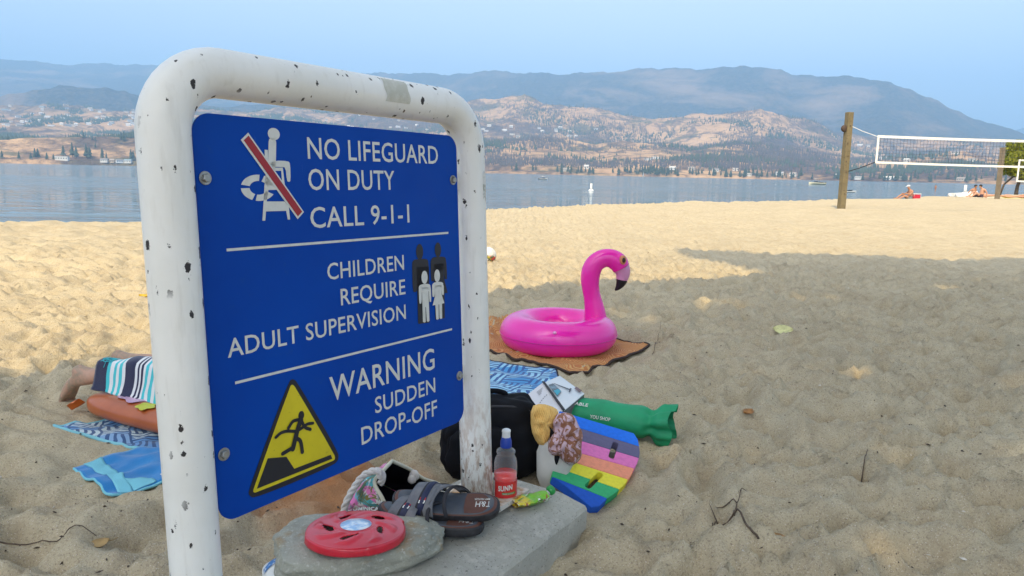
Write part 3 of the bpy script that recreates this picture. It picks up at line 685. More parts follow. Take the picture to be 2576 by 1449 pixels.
# concrete footing
b = NB('weathered_concrete'); v = b.co('Object')
c = b.mix(b.ramp(b.noise(v, 3.2, 5, .6), .35, .7), (.47, .455, .385), (.36, .355, .31)); c = b.mix(b.ramp(b.noise(v, 26, 5, .7), .5, .72), c, (.54, .52, .45))
c = b.mix(b.ramp(b.noise(v, 130, 3, .7), .60, .70), c, (.13, .125, .11)); c = b.mix(b.ramp(b.noise(v, 95, 2, .6), .66, .72), c, (.50, .47, .40))
b.set('Base Color', c); b.set('Roughness', .92); b.set('Specular IOR Level', .2); b.bump(b.math('ADD', b.noise(v, 70, 5, .75), b.math('MULTIPLY', b.noise(v, 14, 3), .6)), .8, .006)
CONC = b.m
o = slab_pt(0, 0, 0); st = SLAB_TOP
prof_ = [(-.245, -.34), (-.245, st - .028), (-.238, st - .017), (-.16, st - .001), (-.15, st), (.13, st), (.165, st - .02), (.17, -.34)]
mb = MB(); nst = 60
def slabf(u_, v_):
    k = v_ * (len(prof_) - 1); i = min(int(k), len(prof_) - 2); f = k - i; y = prof_[i][0] * (1 - f) + prof_[i + 1][0] * f; z = prof_[i][1] * (1 - f) + prof_[i + 1][1] * f
    x = -.75 + 1.395 * u_; w_ = .004 * mnoise.noise(Vector((x * 9, y * 9, z * 9))) + .002 * mnoise.noise(Vector((x * 40, y * 40, z * 40)))
    if z > 0: z += w_
    else: y += w_
    ch = .018 if z > -.2 else 0; x -= ch * max(0, (u_ - .985) / .015) * 0
    return (x, y, z)
mb.grid(slabf, nst, 28, flip=True)
r0 = [i * (nst + 1) for i in range(29)]; r1 = [i * (nst + 1) + nst for i in range(29)]
mb.f += [tuple(r0), tuple(r1[::-1])]; mb.mi += [0, 0]
me = mb.mesh('concrete_footing'); bm = bmesh.new(); bm.from_mesh(me); bmesh.ops.recalc_face_normals(bm, faces=bm.faces); 
ed = [e for e in bm.edges if len(e.link_faces) == 2 and e.calc_face_angle(0) > R(60) and (e.verts[0].co.x > .6)]
bmesh.ops.bevel(bm, geom=ed, offset=.014, segments=3, profile=.5, affect='EDGES', clamp_overlap=True); bm.to_mesh(me); bm.free()
link('concrete_footing', me, CONC, None, False, loc=o, rz=YAW, label='long grey concrete footing slab under the foot of the sign post', cat='footing')

# flat stone that carries the flying disc
def ico(sub, fn):
    bm = bmesh.new(); bmesh.ops.create_icosphere(bm, subdivisions=sub, radius=1)
    for vv in bm.verts: vv.co = Vector(fn(vv.co.copy()))
    bmesh.ops.recalc_face_normals(bm, faces=bm.faces); me = bpy.data.meshes.new('m'); bm.to_mesh(me); bm.free(); return me
def stonef(p):
    q = p * (1 + .10 * mnoise.noise(p * 1.3 + Vector((4, 0, 0))) + .05 * mnoise.noise(p * 3.7))
    nrm = (abs(q.x) ** 3.2 + abs(q.y) ** 3.2 + abs(q.z) ** 3.2) ** (1 / 3.2); q = q / nrm * (1 + .08 * mnoise.noise(p * 2.1) + .05 * (mnoise.cell(p * 3.1) - .5) * 0 + .045 * mnoise.noise(p * 5) + .03 * mnoise.noise(p * 11) + .015 * mnoise.noise(p * 24))
    tp = 1 + .22 * q.x                           # thicker toward the left end
    q = Vector((q.x * .196, q.y * (.118 - .03 * q.x), q.z * .048 * (1 - .30 * q.x)))
    if q.z > .030: q.z = .030 + (q.z - .030) * .25
    return q
b = NB('grey_green_rock'); v = b.co('Object')
c = b.mix(b.ramp(b.noise(v, 9, 5, .65), .35, .65), (.40, .395, .32), (.28, .285, .235)); c = b.mix(b.ramp(b.noise(v, 14, 4, .6), .56, .72), c, (.33, .24, .13))
c = b.mix(b.ramp(b.noise(v, 90, 4, .7), .55, .7), c, (.52, .51, .44)); b.set('Base Color', c); b.set('Roughness', .9); b.bump(b.math('ADD', b.noise(v, 28, 6, .75), b.math('MULTIPLY', b.noise(v, 120, 3, .7), .3)), .9, .010)
ST = PZ(898, 1372, .105); STZ = SLAB_TOP + .030
link('flat_stone', ico(5, stonef), b.m, None, True, loc=(ST.x + .008, ST.y + .01, STZ), rz=R(14), label='flat grey green rock lying under the red flying disc', cat='stone')

# red flying disc: swirl ribs, five curved slots, paper sticker
DR = .112; DP = PZ(895, 1332, .155); DP.z = STZ + .042
fd = empty('flying_disc', tuple(DP), R(25), 'red plastic flying disc with swirl slots on the flat rock', 'flying disc'); fd.rotation_euler = (R(-4.0), R(2.0), R(25))
b = NB('red_plastic'); v = b.co('Object'); c = b.mix(b.ramp(b.noise(v, 30, 4), .4, .75), (.62, .012, .035), (.52, .010, .028)); b.set('Base Color', c); b.set('Roughness', .32); b.set('Coat Weight', .25); b.set('Subsurface Weight', .05); b.bump(b.noise(v, 300, 2), .05, .001)
REDP = b.m
NS = 200; slots = [(k * 72 + 10, .058, .078, 26) for k in range(5)]
def disc_h(r, a):
    h = .0235 - .010 * (r / DR) ** 2
    sw = (math.degrees(a) + 620 * (r - .045)) % 45 / 45.0
    if .044 < r < .100: h += .0042 * max(0.0, math.cos(2 * math.pi * sw)) ** .7 * min(1, (r - .044) / .008) * min(1, (.100 - r) / .006)
    if .0395 < r < .0435: h += .0012
    return h
rings = [0.0, .010, .020, .030, .0385, .0395, .0415, .0435, .046, .050, .054, .058, .062, .066, .070, .074, .078, .082, .086, .090, .094, .098, .101, .104, .107, .110, .112]
bm = bmesh.new(); vr = []
def inslot(r, a):
    for a0, r0_, r1_, ln in slots:
        d = (math.degrees(a) + 150 * (r - .07) / .07 * .5 - a0) % 360
        if d < ln and r0_ + .004 * math.sin(math.pi * d / ln) * -1 < r < r1_ - .012 * (1 - math.sin(math.pi * d / ln)): return True
    return False
for r_ in rings: vr.append([bm.verts.new((r_ * math.cos(2 * math.pi * k / NS), r_ * math.sin(2 * math.pi * k / NS), disc_h(r_, 2 * math.pi * k / NS))) for k in range(NS)] if r_ else [bm.verts.new((0, 0, disc_h(0, 0)))] * NS)
for i in range(len(rings) - 1):
    for k in range(NS):
        l = (k + 1) % NS; rm = (rings[i] + rings[i + 1]) / 2
        if inslot(rm, 2 * math.pi * (k + .5) / NS): continue
        q = [vr[i][k], vr[i + 1][k], vr[i + 1][l], vr[i][l]]
        if i == 0: q = [vr[0][0], vr[1][k], vr[1][l]]
        bm.faces.new(q)
# stepped rim turned down, with four notches
rim = [(.1145, .0125), (.1165, .008), (.1170, -.002), (.1160, -.006), (.1130, -.006), (.1125, .004)]
prev = vr[-1]
for rr_, zz_ in rim:
    cur = []
    for k in range(NS):
        s_ = (k * 4 / NS) % 1.0; stp = 1 + .022 * (1 - s_) * (1 if rr_ > .1126 else 0) ; cur.append(bm.verts.new((rr_ * stp * math.cos(2 * math.pi * k / NS), rr_ * stp * math.sin(2 * math.pi * k / NS), zz_ + .003 * (1 - s_) * (zz_ > 0) )))
    for k in range(NS):
        l = (k + 1) % NS; bm.faces.new([prev[k], cur[k], cur[l], prev[l]])
    prev = cur
bmesh.ops.recalc_face_normals(bm, faces=bm.faces); me = bpy.data.meshes.new('disc'); bm.to_mesh(me); bm.free()
dsk = link('disc_body', me, REDP, fd, True)
m = dsk.modifiers.new('thick', 'SOLIDIFY'); m.thickness = .0022; m.offset = -1
b = NB('sky_print_sticker'); v = b.co('Object'); c = b.mix(b.ramp(b.noise(v, 40, 3), .42, .6), (.30, .50, .75), (.78, .84, .88))
l_ = b.n('VectorMath', {0: v}, operation='LENGTH').outputs['Value']; blob = b.ramp(b.math('ADD', l_, b.math('MULTIPLY', b.math('SUBTRACT', b.noise(v, 55, 4, .7), .5), .045)), .021, .013)
c = b.mix(blob, c, b.mix(b.ramp(b.noise(v, 110, 2), .4, .6), (.60, .30, .12), (.80, .58, .38))); b.set('Base Color', c); b.set('Roughness', .3)
MB().lathe([(.0365, disc_h(.0365, 0) + .0004), (.0365, disc_h(.0365, 0) + .0010), (.020, disc_h(.02, 0) + .0014), (.001, disc_h(0, 0) + .0016)], 48).build('sticker', b.m, fd, True)

# sandals ------------------------------------------------------------------
def sole_outline(L=.285, Wd=.105):
    pts = []
    for k in range(48):
        a = 2 * math.pi * k / 48; x = math.cos(a) * L / 2; w_ = Wd / 2 * (1 + .10 * math.cos(a) * -1) * (1 - .12 * math.exp(-((x - .02) / .05) ** 2))
        pts.append((math.copysign(abs(math.cos(a)) ** .8, math.cos(a)) * L / 2, math.copysign(abs(math.sin(a)) ** .72, math.sin(a)) * w_ + .006 * math.sin(a * 2)))
    return pts
RUB = pm('black_rubber', (.014, .014, .017), .55, var=[(40, (.028, .028, .032), .45, .7)], bump=(160, .3, .002))
FOOTBED = pm('navy_grey_leather', (.055, .068, .090), .5, var=[(16, (.10, .105, .115), .45, .7)], bump=(200, .3, .001))
BROWN = pm('brown_leather', (.115, .042, .026), .5, var=[(30, (.09, .035, .022), .4, .7)], bump=(180, .3, .001))
WEB = pm('grey_webbing', (.13, .135, .15), .8, var=[(30, (.19, .19, .20), .4, .7)], bump=(420, .6, .002))
DARKW = pm('dark_webbing', (.028, .028, .034), .85, bump=(420, .5, .002))
def sandal(name, M, label, text):
    s = empty(name, mat=M, label=label, cat='sandal', group='dark sandals by the post')
    ol = sole_outline(); L = .285
    arch = lambda x: .010 * max(0, (x - .0) / .14) ** 2 - .004 * math.exp(-(x / .05) ** 2) + .012 * max(0, (-x - .08) / .06) ** 2
    def ring(sc, z, drop=0): return [(x * sc, y * sc, z + arch(x)) for x, y in ol]
    vs = []; fs = []; levels = [(.94, 0), (.985, .004), (1.0, .010), (.99, .021), (.965, .0245), (.93, .0235)]
    for sc, z in levels: vs += ring(sc, z)
    n = len(ol)
    for i in range(len(levels) - 1):
        for k in range(n): fs.append((i * n + k, i * n + (k + 1) % n, (i + 1) * n + (k + 1) % n, (i + 1) * n + k))
    fs.append(tuple(range(n - 1, -1, -1))); fs.append(tuple((len(levels) - 1) * n + k for k in range(n)))
    mb = MB(); mb.add(vs, fs); mb.build('sole', RUB, s, False)
    # brown edge band and footbed
    def insole(sc0, sc1, z0, z1):
        mb = MB(); a = ring(sc0, z0); c_ = ring(sc1, z1); N = len(a)
        rows = [[(p[0] * (1 - t) + q[0] * t, p[1] * (1 - t) + q[1] * t, p[2] * (1 - t) + q[2] * t) for p, q in zip(a, c_)] for t in (0, 1)]
        cen = [[(x * sc, y * sc, z1 + arch(x * sc) - .002 * (1 - sc)) for x, y in ol] for sc in (sc1 * .75, sc1 * .5, sc1 * .25, sc1 * .02)]
        rows += cen; vs = sum(rows, []); fs = []
        for i in range(len(rows) - 1):
            for k in range(N): fs.append((i * N + k, i * N + (k + 1) % N, (i + 1) * N + (k + 1) % N, (i + 1) * N + k))
        fs.append(tuple((len(rows) - 1) * N + k for k in range(N))); mb.add(vs, fs); return mb
    insole(.945, .91, .0242, .0262).build('welt', BROWN, s, True)
    fb = insole(.885, .87, .0262, .0272).build('footbed', FOOTBED, s, True)
    mb = MB(); hp = [(x * .80 + .010, y * .80) for x, y in ol if x > .045]; hp = sorted(hp, key=lambda p: math.atan2(p[1], p[0] - .08))
    hp = smooth_poly(hp, 1); mb.prism(hp, .0, .0008, lambda x, y, h: (x, y, .0278 + arch(x) + h)); pad = mb.build('heel_patch', BROWN, s)
    # printed letters on the heel patch, read from the heel end
    for body, yo, h_, wd in (('T&H', .006, .021, .040), ('TOMMY HILFIGER', .019, .0075, .050)):
        me = text_mesh(body, -wd / 2, wd / 2, 0, h_, .01, 0)
        for q in me.vertices: x, z = q.co.x, q.co.z; q.co = (.098 - x, yo - z, .0290 + arch(.098 - x))
        link('print', me, WHITE, pad)
    # straps: two bands over the instep, V-shaped
    def strap(x0, x1, xm, wd, hgt, mat, nm, th=.003, off=0):
        mb = MB()
        def f(u_, v_):
            a = math.pi * v_; y = -math.cos(a) * .054; z = .018 + hgt * math.sin(a) ** .8 + off; x = x0 * (1 - v_) + x1 * v_ + xm * math.sin(a) + (u_ - .5) * wd
            return (x, y, z + .004 * math.cos((u_ - .5) * 3))
        mb.sheet(f, 6, 18, th); return mb.build(nm, mat, s, True)
    st1 = strap(-.075, -.035, .0, .060, .046, WEB, 'strap')
    strap(-.075, -.035, .0, .010, .046, DARKW, 'strap_trim', .002, .0022); 
    strap(-.04, .045, -.035, .030, .042, WEB, 'strap'); strap(-.055, .030, -.035, .008, .042, DARKW, 'strap_trim', .002, .0022); strap(.01, .055, -.03, .010, .043, DARKW, 'strap_trim', .003)
    lb = strap(-.066, -.028, .0, .018, .0475, pm('navy_label', (.012, .018, .06), .6), 'strap_label', .001, .0022)
    def flag(nm, v0, v1, mat):
        mb = MB()
        def f(u_, v_):
            vv = v0 + (v1 - v0) * v_; a = math.pi * vv; return (-.066 * (1 - vv) - .028 * vv + (u_ - .5) * .016, -math.cos(a) * .0545, .0212 + .0475 * math.sin(a) ** .8 + .0012)
        mb.sheet(f, 2, 4, .0006); mb.build(nm, mat, lb)
    flag('flag_white', .20, .25, WHITE); flag('flag_red', .25, .30, RED)
    return s
# one sandal lies flat with the other stacked half on top of it, heels toward the bottle
hA = PZ(1122, 1283, .118); MA = Matrix.Translation((hA.x, hA.y, SLAB_TOP + .046)) @ Matrix.Rotation(R(-3), 4, 'Z') @ Matrix.Rotation(R(2.5), 4, 'Y') @ Matrix.Rotation(R(15), 4, 'X')
sandal('sandal', MA, 'upper dark slide sandal of the stacked pair, brown heel patch showing', True)
hB = PZ(1082, 1308, .10); MB_ = Matrix.Translation((hB.x, hB.y - .012, SLAB_TOP + .016)) @ Matrix.Rotation(R(-11), 4, 'Z') @ Matrix.Rotation(R(5), 4, 'Y') @ Matrix.Rotation(R(-6), 4, 'X')
sandal('sandal', MB_, 'lower dark slide sandal of the stacked pair, black sole edge showing', True)

# juice bottle ---------------------------------------------------------------
bt = PZ(1270, 1262, SLAB_TOP); bt.z = SLAB_TOP + .001
bottle = empty('juice_bottle', tuple(bt), R(-20), 'half full red juice bottle with blue sports cap beside the post', 'bottle')
GLASS = None
b = NB('clear_plastic'); fr = b.n('LayerWeight', {'Blend': .35}).outputs['Facing']; b.set('Base Color', (.80, .84, .86)); b.set('Roughness', .08); b.set('Coat Weight', .5); b.set('Alpha', b.math('ADD', .05, b.math('MULTIPLY', fr, .40))); GLASS = b.m
JUICE = pm('red_juice', (.76, .022, .02), .15, var=[(20, (.80, .04, .03), .4, .7)], coat=.3)
HB = .215
pr = [(.026, 0), (.031, .003), (.0335, .010), (.0335, .050), (.0325, .075), (.0330, .100), (.0325, .118), (.030, .130), (.0245, .140), (.0235, .143), (.0265, .146), (.0270, .150), (.0262, .154), (.018, .160), (.0145, .163), (.0145, .170)]
body = MB().lathe(pr, 36).build('bottle_body', GLASS, bottle, True)
MB().lathe([(.0250, .0015), (.0305, .004), (.0327, .011), (.0327, .050), (.0317, .075), (.0320, .088)], 36).build('juice', JUICE, bottle, True)
b = NB('red_label'); v = b.co('Object'); sp = b.sep(v); c = b.mix(b.ramp(b.noise(v, 60, 2), .3, .8), (.62, .03, .03), (.50, .02, .025)); b.set('Base Color', c); b.set('Roughness', .35); LAB = b.m
def band(r_, z0, z1, a0, a1, nm, mat, par, n=20):
    mb = MB(); mb.grid(lambda u_, v_: (r_ * math.sin(a0 + (a1 - a0) * u_), -r_ * math.cos(a0 + (a1 - a0) * u_), z0 + (z1 - z0) * v_), n, 2); return mb.build(nm, mat, par, True)
lab = band(.0339, .024, .070, R(-130), R(130), 'label', LAB, bottle)
band(.0342, .020, .070, R(-75), R(-38), 'ingredients_panel', pm('white_label', (.72, .72, .70), .5, var=[(150, (.5, .5, .5), .5, .6)]), lab)
band(.0342, .034, .0405, R(5), R(75), 'green_strip', pm('green_label', (.10, .24, .05), .5), lab)
me = text_mesh('SUNN', 0, 1, 0, 1, .035, 0)
for q in me.vertices:
    a = R(-14) + q.co.x * R(70); h = .043 + q.co.z * .0155 + .006 * q.co.x; q.co = (.0346 * math.sin(a), -.0346 * math.cos(a), h)
link('brand_lettering', me, WHITE, lab)
me = text_mesh('ORANGE FLAVOURED', 0, 1, 0, 1, .01, 0)
for q in me.vertices:
    a = R(8) + q.co.x * R(58); h = .0355 + q.co.z * .0035; q.co = (.0346 * math.sin(a), -.0346 * math.cos(a), h)
link('small_print', me, WHITE, lab)
BLUEC = pm('blue_cap', (.012, .050, .36), .4, bump=(500, .2, .001))
mb = MB().lathe([(.0160, .163), (.0165, .165), (.0160, .180), (.0138, .187), (.0128, .192)], 32); mb.build('cap', BLUEC, bottle, True)
MB().lathe([(.0115, .190), (.0120, .194), (.0118, .206), (.0128, .209), (.0120, .213), (.0080, .2155)], 24).build('drinking_spout', pm('white_cap', (.78, .80, .80), .35), bottle, True)

# squeezed fruit pouch with green cap ------------------------------------------
pz = PZ(1338, 1262, SLAB_TOP + .012)
b = NB('pouch_print'); v = b.co('Object'); sp = b.sep(v)
t = b.math('ADD', sp[0], b.math('MULTIPLY', b.noise(v, 35, 3), .05))
c = b.mix(b.ramp(t, .0, .012), (.70, .55, .03), (.20, .50, .03)); c = b.mix(b.ramp(b.noise(v, 48, 3, .6, 1.0), .58, .62), c, (.34, .07, .04)); c = b.mix(b.ramp(b.noise(v, 38, 3, .6, .6), .60, .66), c, (.80, .82, .80))
c = b.mix(b.ramp(t, -.030, -.036), c, (.72, .74, .74)); c = b.mix(b.ramp(b.noise(v, 26, 3), .40, .34), c, (.10, .28, .02)); b.set('Base Color', c); b.set('Roughness', .28); b.set('Metallic', .15); b.bump(b.noise(v, 60, 3), .4, .004)
pouch = empty('fruit_pouch', (pz.x, pz.y, SLAB_TOP + .003), R(32), 'crumpled green and yellow fruit squeeze pouch with green cap on the footing', 'pouch')
mb = MB()
def pf(sgn):
    def f(u_, v_):
        x = -.058 + .105 * u_; wv = .028 * (.75 + .35 * math.sin(math.pi * min(1, u_ * 1.15))) ; y = (v_ - .5) * 2 * wv
        bul = max(0, 1 - ((v_ - .5) * 2) ** 2) * (.012 + .012 * u_) ; cr = .006 * mnoise.noise(Vector((x * 60, y * 60, 3 * sgn)))
        z = .010 + sgn * (bul + cr) * (.9 if sgn > 0 else .45) + .010 * abs((v_ - .5) * 2) ** 2 * (1 + mnoise.noise(Vector((x * 45, 7, sgn * 0)))) ; return (x, y, max(z, .0))
    return f
mb.grid(pf(1), 26, 18); mb.grid(pf(-1), 26, 18, flip=True); mb.build('pouch_body', b.m, pouch, True)
CAPG = pm('green_cap', (.02, .30, .06), .35)
MX = Matrix.Translation((.047, .002, .018)) @ Matrix.Rotation(R(62), 4, 'Y')
MB().lathe([(.0055, -.004), (.0055, .010), (.007, .011), (.007, .014)], 16, MX).build('spout', pm('spout_plastic', (.75, .77, .74), .3), pouch, True)
MB().lathe([(.009, .012), (.0135, .015), (.0145, .022), (.0135, .028), (.009, .031)], 14, MX).build('cap', CAPG, pouch, True)

# ---- cloth and bag materials
def printed(name, base, cols, scale, warp=.6, rough=.85):
    """scattered print: patches of several colours on a base cloth"""
    b = NB(name); v = b.co('Object'); c = base
    for i, (col, lo, hi) in enumerate(cols):
        o_ = b.n('Mapping', {'Vector': v, 'Location': (3.1 * i, 1.7 * i, .9 * i)}).outputs[0]
        c = b.mix(b.ramp(b.noise(o_, scale * (1 + .25 * i), 2, .5, warp), lo, hi), c, col)
    b.set('Base Color', c); b.set('Roughness', rough); b.bump(b.noise(v, 600, 2), .3, .001); return b.m
def dashes(name, base, light, mid, scale, rot=0.0):
    """basket-weave print of short brush dashes"""
    b = NB(name); v = b.co('Object'); mp = b.n('Mapping', {'Vector': v, 'Rotation': (0, 0, rot), 'Scale': (scale, scale * 1.35, 0)}).outputs[0]
    wv = b.n('VectorMath', {0: mp, 1: b.n('VectorMath', {0: b.n('TexNoise', {'Vector': mp, 'Scale': .8, 'Detail': 1.0}).outputs[1], 1: (.55, .55, 0)}, operation='MULTIPLY').outputs[0]}, operation='ADD').outputs[0]
    ck = b.n('TexChecker', {'Vector': wv, 'Scale': 1.0}).outputs[1]
    sp = b.sep(wv)
    sx = b.math('ABSOLUTE', b.math('SUBTRACT', b.math('FRACT', b.math('MULTIPLY', sp[0], 4.0)), .5)); sy = b.math('ABSOLUTE', b.math('SUBTRACT', b.math('FRACT', b.math('MULTIPLY', sp[1], 4.0)), .5))
    st_ = b.math('ADD', b.math('MULTIPLY', sx, ck), b.math('MULTIPLY', sy, b.math('SUBTRACT', 1.0, ck)))
    cell = b.n('TexVoronoi', {'Vector': wv, 'Scale': 1.0}).outputs['Color']; rc = b.sep(cell)[0]
    gap = b.math('MULTIPLY', b.math('GREATER_THAN', b.math('ABSOLUTE', b.math('SUBTRACT', b.math('FRACT', sp[0]), .5)), .46), 1.0)
    on = b.math('MULTIPLY', b.math('LESS_THAN', st_, .27), b.math('SUBTRACT', 1.0, gap))
    c = b.mix(on, base, b.mix(b.ramp(rc, .45, .55), light, mid)); b.set('Base Color', c); b.set('Roughness', .9); b.set('Sheen Weight', .2); b.bump(b.noise(v, 420, 2), .4, .002); return b.m
def bil(q, u, v): return q[0] * ((1 - u) * (1 - v)) + q[1] * (u * (1 - v)) + q[2] * (u * v) + q[3] * ((1 - u) * v)
def draped(quad, lift=.012, wr=.010, sc=5.0, edge=.006):
    def f(u, v):
        p = bil(quad, u, v); e = min(u, 1 - u, v, 1 - v)
        p = p + Vector((edge * mnoise.noise(Vector((u * 9, v * 9, 1))), edge * mnoise.noise(Vector((u * 9, v * 9, 5))), 0))
        z = .45 * sz_s(p.x, p.y) + .55 * lut(p.x, p.y, 'b') + lift + wr * mnoise.noise(Vector((p.x * sc, p.y * sc, 2))) + wr * .5 * mnoise.noise(Vector((p.x * sc * 2.6, p.y * sc * 2.6, 7)))
        return (p.x, p.y, max(z, sz_s(p.x, p.y) + .004))
    return f
def towel(name, quad, mat, label, cat, nu=40, nv=24, lift=.014, wr=.012, sc=5.0, th=.007, trim=None, tr=.006):
    o = quad[0].lerp(quad[2], .5); o.z = float(base_z(np.array([o.x]), np.array([o.y]))[0])
    f = draped(quad, lift, wr, sc); g = lambda u, v: Vector(f(u, v)) - o
    t = empty(name, tuple(o), 0, label, cat)
    cl = MB().sheet(g, nu, nv, th).build('cloth', mat, t, True)
    if trim is not None:
        pts = [g(i / nu, 0) for i in range(nu)] + [g(1, j / nv) for j in range(nv)] + [g(1 - i / nu, 1) for i in range(nu)] + [g(0, 1 - j / nv) for j in range(nv)]
        MB().tube([p - Vector((0, 0, th / 2)) for p in pts], tr, 8, closed=True).build('edging', trim, t, True)
    return t, g

# floral beach bag with rope handles ------------------------------------------
BO = PZ(940, 1275, .0); BO.z = 0
bag = empty('beach_bag', tuple(BO), 0, 'open floral beach bag with white rope handles behind the sandals', 'bag')
mouth = [PY(px, py, y) for px, py, y in ((986, 1160, 2.06), (1030, 1180, 2.10), (1065, 1204, 2.14), (1112, 1224, 2.18), (1085, 1262, 2.05), (1030, 1285, 1.97), (981, 1282, 1.93), (960, 1250, 1.93), (942, 1212, 1.96), (962, 1186, 2.01))]
tail = [PY(px, py, y) for px, py, y in ((930, 1208, 2.26), (960, 1215, 2.28), (985, 1230, 2.26), (1000, 1245, 2.2), (960, 1275, 2.08), (920, 1290, 2.02), (872, 1292, 1.99), (862, 1285, 1.99), (880, 1245, 2.05), (905, 1216, 2.16))]
mouth = [p - BO for p in mouth]; tail = [p - BO for p in tail]
mc = crom([tuple(p) for p in mouth + mouth[:1]], 4)[:-1]; tc = crom([tuple(p) for p in tail + tail[:1]], 4)[:-1]; nm_ = len(mc)
def loft(inset):
    mb = MB(); cen = sum(mc) / nm_; rows = 8; vs = []
    for j in range(rows + 1):
        t = j / rows
        for k in range(nm_):
            p = mc[k] * (1 - t) + tc[k] * t; cj = cen * (1 - t) + (sum(tc) / nm_) * t; d = p - cj; p = cj + d * (1 - inset / max(np.linalg.norm(d), .01)) + np.array([0, 0, .012 * math.sin(math.pi * t)])
            p = p + .007 * np.array(mnoise.noise_vector(Vector(p) * 22)); p[2] = max(p[2], -.03 + inset); vs.append(tuple(p))
    fs = []
    for j in range(rows):
        for k in range(nm_): l = (k + 1) % nm_; fs.append((j * nm_ + k, j * nm_ + l, (j + 1) * nm_ + l, (j + 1) * nm_ + k))
    fs.append(tuple(rows * nm_ + k for k in range(nm_))); mb.add(vs, fs); return mb
b = NB('tropical_print'); v = b.co('Object'); c = b.mix(b.ramp(b.noise(v, 17, 3, .5, .8), .42, .52), (.06, .11, .06), (.10, .42, .45)); c = b.mix(b.ramp(b.noise(b.n('Mapping', {'Vector': v, 'Location': (4, 1, 2)}).outputs[0], 14, 2, .5, .6), .52, .58), c, (.72, .18, .42)); c = b.mix(b.ramp(b.noise(b.n('Mapping', {'Vector': v, 'Location': (1, 7, 3)}).outputs[0], 19, 3, .5, 1.2), .54, .60), c, (.70, .66, .62))
c = b.mix(b.ramp(b.noise(b.n('Mapping', {'Vector': v, 'Location': (9, 2, 5)}).outputs[0], 36, 3, .6, 1.5), .56, .60), c, (.20, .17, .05)); b.set('Base Color', c); b.set('Roughness', .85); b.bump(b.noise(v, 500, 2), .3, .001)
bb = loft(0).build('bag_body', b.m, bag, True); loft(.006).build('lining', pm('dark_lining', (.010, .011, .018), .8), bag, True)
MB().tube(mc, .0055, 8, closed=True).build('cream_piping', pm('cream_tape', (.68, .64, .48), .8), bag, True)
def rope(pts, r_, nm):
    mb = MB(); cp = crom(pts, 14); n_ = len(cp)
    for s_ in range(3):
        path_ = []
        for i, p in enumerate(cp):
            t = cp[min(i + 1, n_ - 1)] - cp[max(i - 1, 0)]; t = Vector(t).normalized(); a_ = t.orthogonal().normalized(); b_ = t.cross(a_)
            L_ = sum(np.linalg.norm(cp[k + 1] - cp[k]) for k in range(i)) if i < 400 else 0; an = L_ / (r_ * 7) * 2 * math.pi + s_ * 2.094
            path_.append(Vector(p) + (a_ * math.cos(an) + b_ * math.sin(an)) * r_ * .5)
        mb.tube(path_, r_ * .62, 8)
    return mb
ROPE = pm('cotton_rope', (.70, .66, .60), .95, var=[(60, (.60, .55, .50), .4, .65)], bump=(300, .6, .002))
rp = [PY(px, py, y) - BO for px, py, y in ((958, 1216, 1.965), (962, 1196, 1.95), (945, 1184, 1.95), (915, 1196, 1.96), (890, 1228, 1.96), (872, 1262, 1.95), (863, 1290, 1.95))]
rope([tuple(p) for p in rp], .0095, 'r').build('rope_handle', ROPE, bag, True)
for px, py, y, r_ in ((1042, 1196, 2.10, .016), (1036, 1206, 2.09, .013), (991, 1285, 1.90, .016), (1066, 1255, 2.02, .014), (958, 1196, 1.95, .012)):
    p = PY(px, py, y) - BO; mb = MB(); k = ico(2, lambda q: Vector((q.x * r_, q.y * r_ * .85, q.z * r_ * 1.1)) * (1 + .12 * mnoise.noise(q * 3)) + p); link('rope_knot', k, ROPE, bag, True)
pq = [PY(*t) - BO + Vector((0, -.012, .004)) for t in ((866, 1288, 1.985), (976, 1288, 1.915), (946, 1216, 1.945), (908, 1216, 2.10))]
for body, u0, u1, v0, v1 in (('DOMINICAN', .08, .95, .06, .20), ('DOMINICAN', .30, .98, .30, .46), ('RE', .55, .92, .64, .92)):
    me = text_mesh(body, u0, u1, v0, v1, .03, 0)
    for q in me.vertices: q.co = bil(pq, q.co.x, q.co.z)
    link('bag_lettering', me, WHITE, bb)

# black rucksack behind the post ----------------------------------------------
NAVYB = pm('black_nylon', (.0030, .0035, .006), .7, spec=.2, var=[(12, (.006, .007, .010), .4, .7)], bump=(260, .35, .001))
NAVYG = pm('black_coated_fabric', (.010, .012, .018), .38, var=[(9, (.016, .018, .026), .4, .7)])
RS = PZ(1238, 1212, -.045); RS = Vector((RS.x, RS.y + .07, -.048))
ruck = empty('rucksack', tuple(RS), R(3), 'bulky black rucksack standing on the sand behind the post', 'backpack')
def soft(sx, sy, sz_, nz, am, sub=4, ex=4.5):
    def f(p):
        nrm = (abs(p.x) ** ex + abs(p.y) ** ex + abs(p.z) ** ex) ** (1 / ex); q = p / nrm
        q = q * (1 + am * mnoise.noise(p * nz) + am * .5 * mnoise.noise(p * nz * 2.7))
        return Vector((q.x * sx / 2 * (1 - .05 * q.z), q.y * sy / 2, q.z * sz_ / 2 + sz_ / 2))
    return ico(sub, f)
body = link('pack_body', soft(.350, .18, .290, 1.9, .11, 5, 3.4), NAVYB, ruck, True)
pk = link('front_pocket', soft(.225, .06, .20, 2.2, .12, 4, 3.2), NAVYB, ruck, True, loc=(-.045, -.078, .012))
MB().tube(crom([(-.05, 0, .278), (-.045, -.005, .298), (0, -.005, .305), (.035, 0, .296), (.04, 0, .280)], 6), .010, 8, flat=.5).build('top_handle', NAVYB, ruck, True)
MB().tube(crom([(-.14, -.062, .235), (-.10, -.066, .262), (.0, -.068, .270), (.10, -.066, .262), (.150, -.055, .225), (.165, -.03, .15), (.168, -.02, .06)], 6), .0045, 6).build('zipper', pm('zip_tape', (.025, .025, .03), .5), ruck, True)
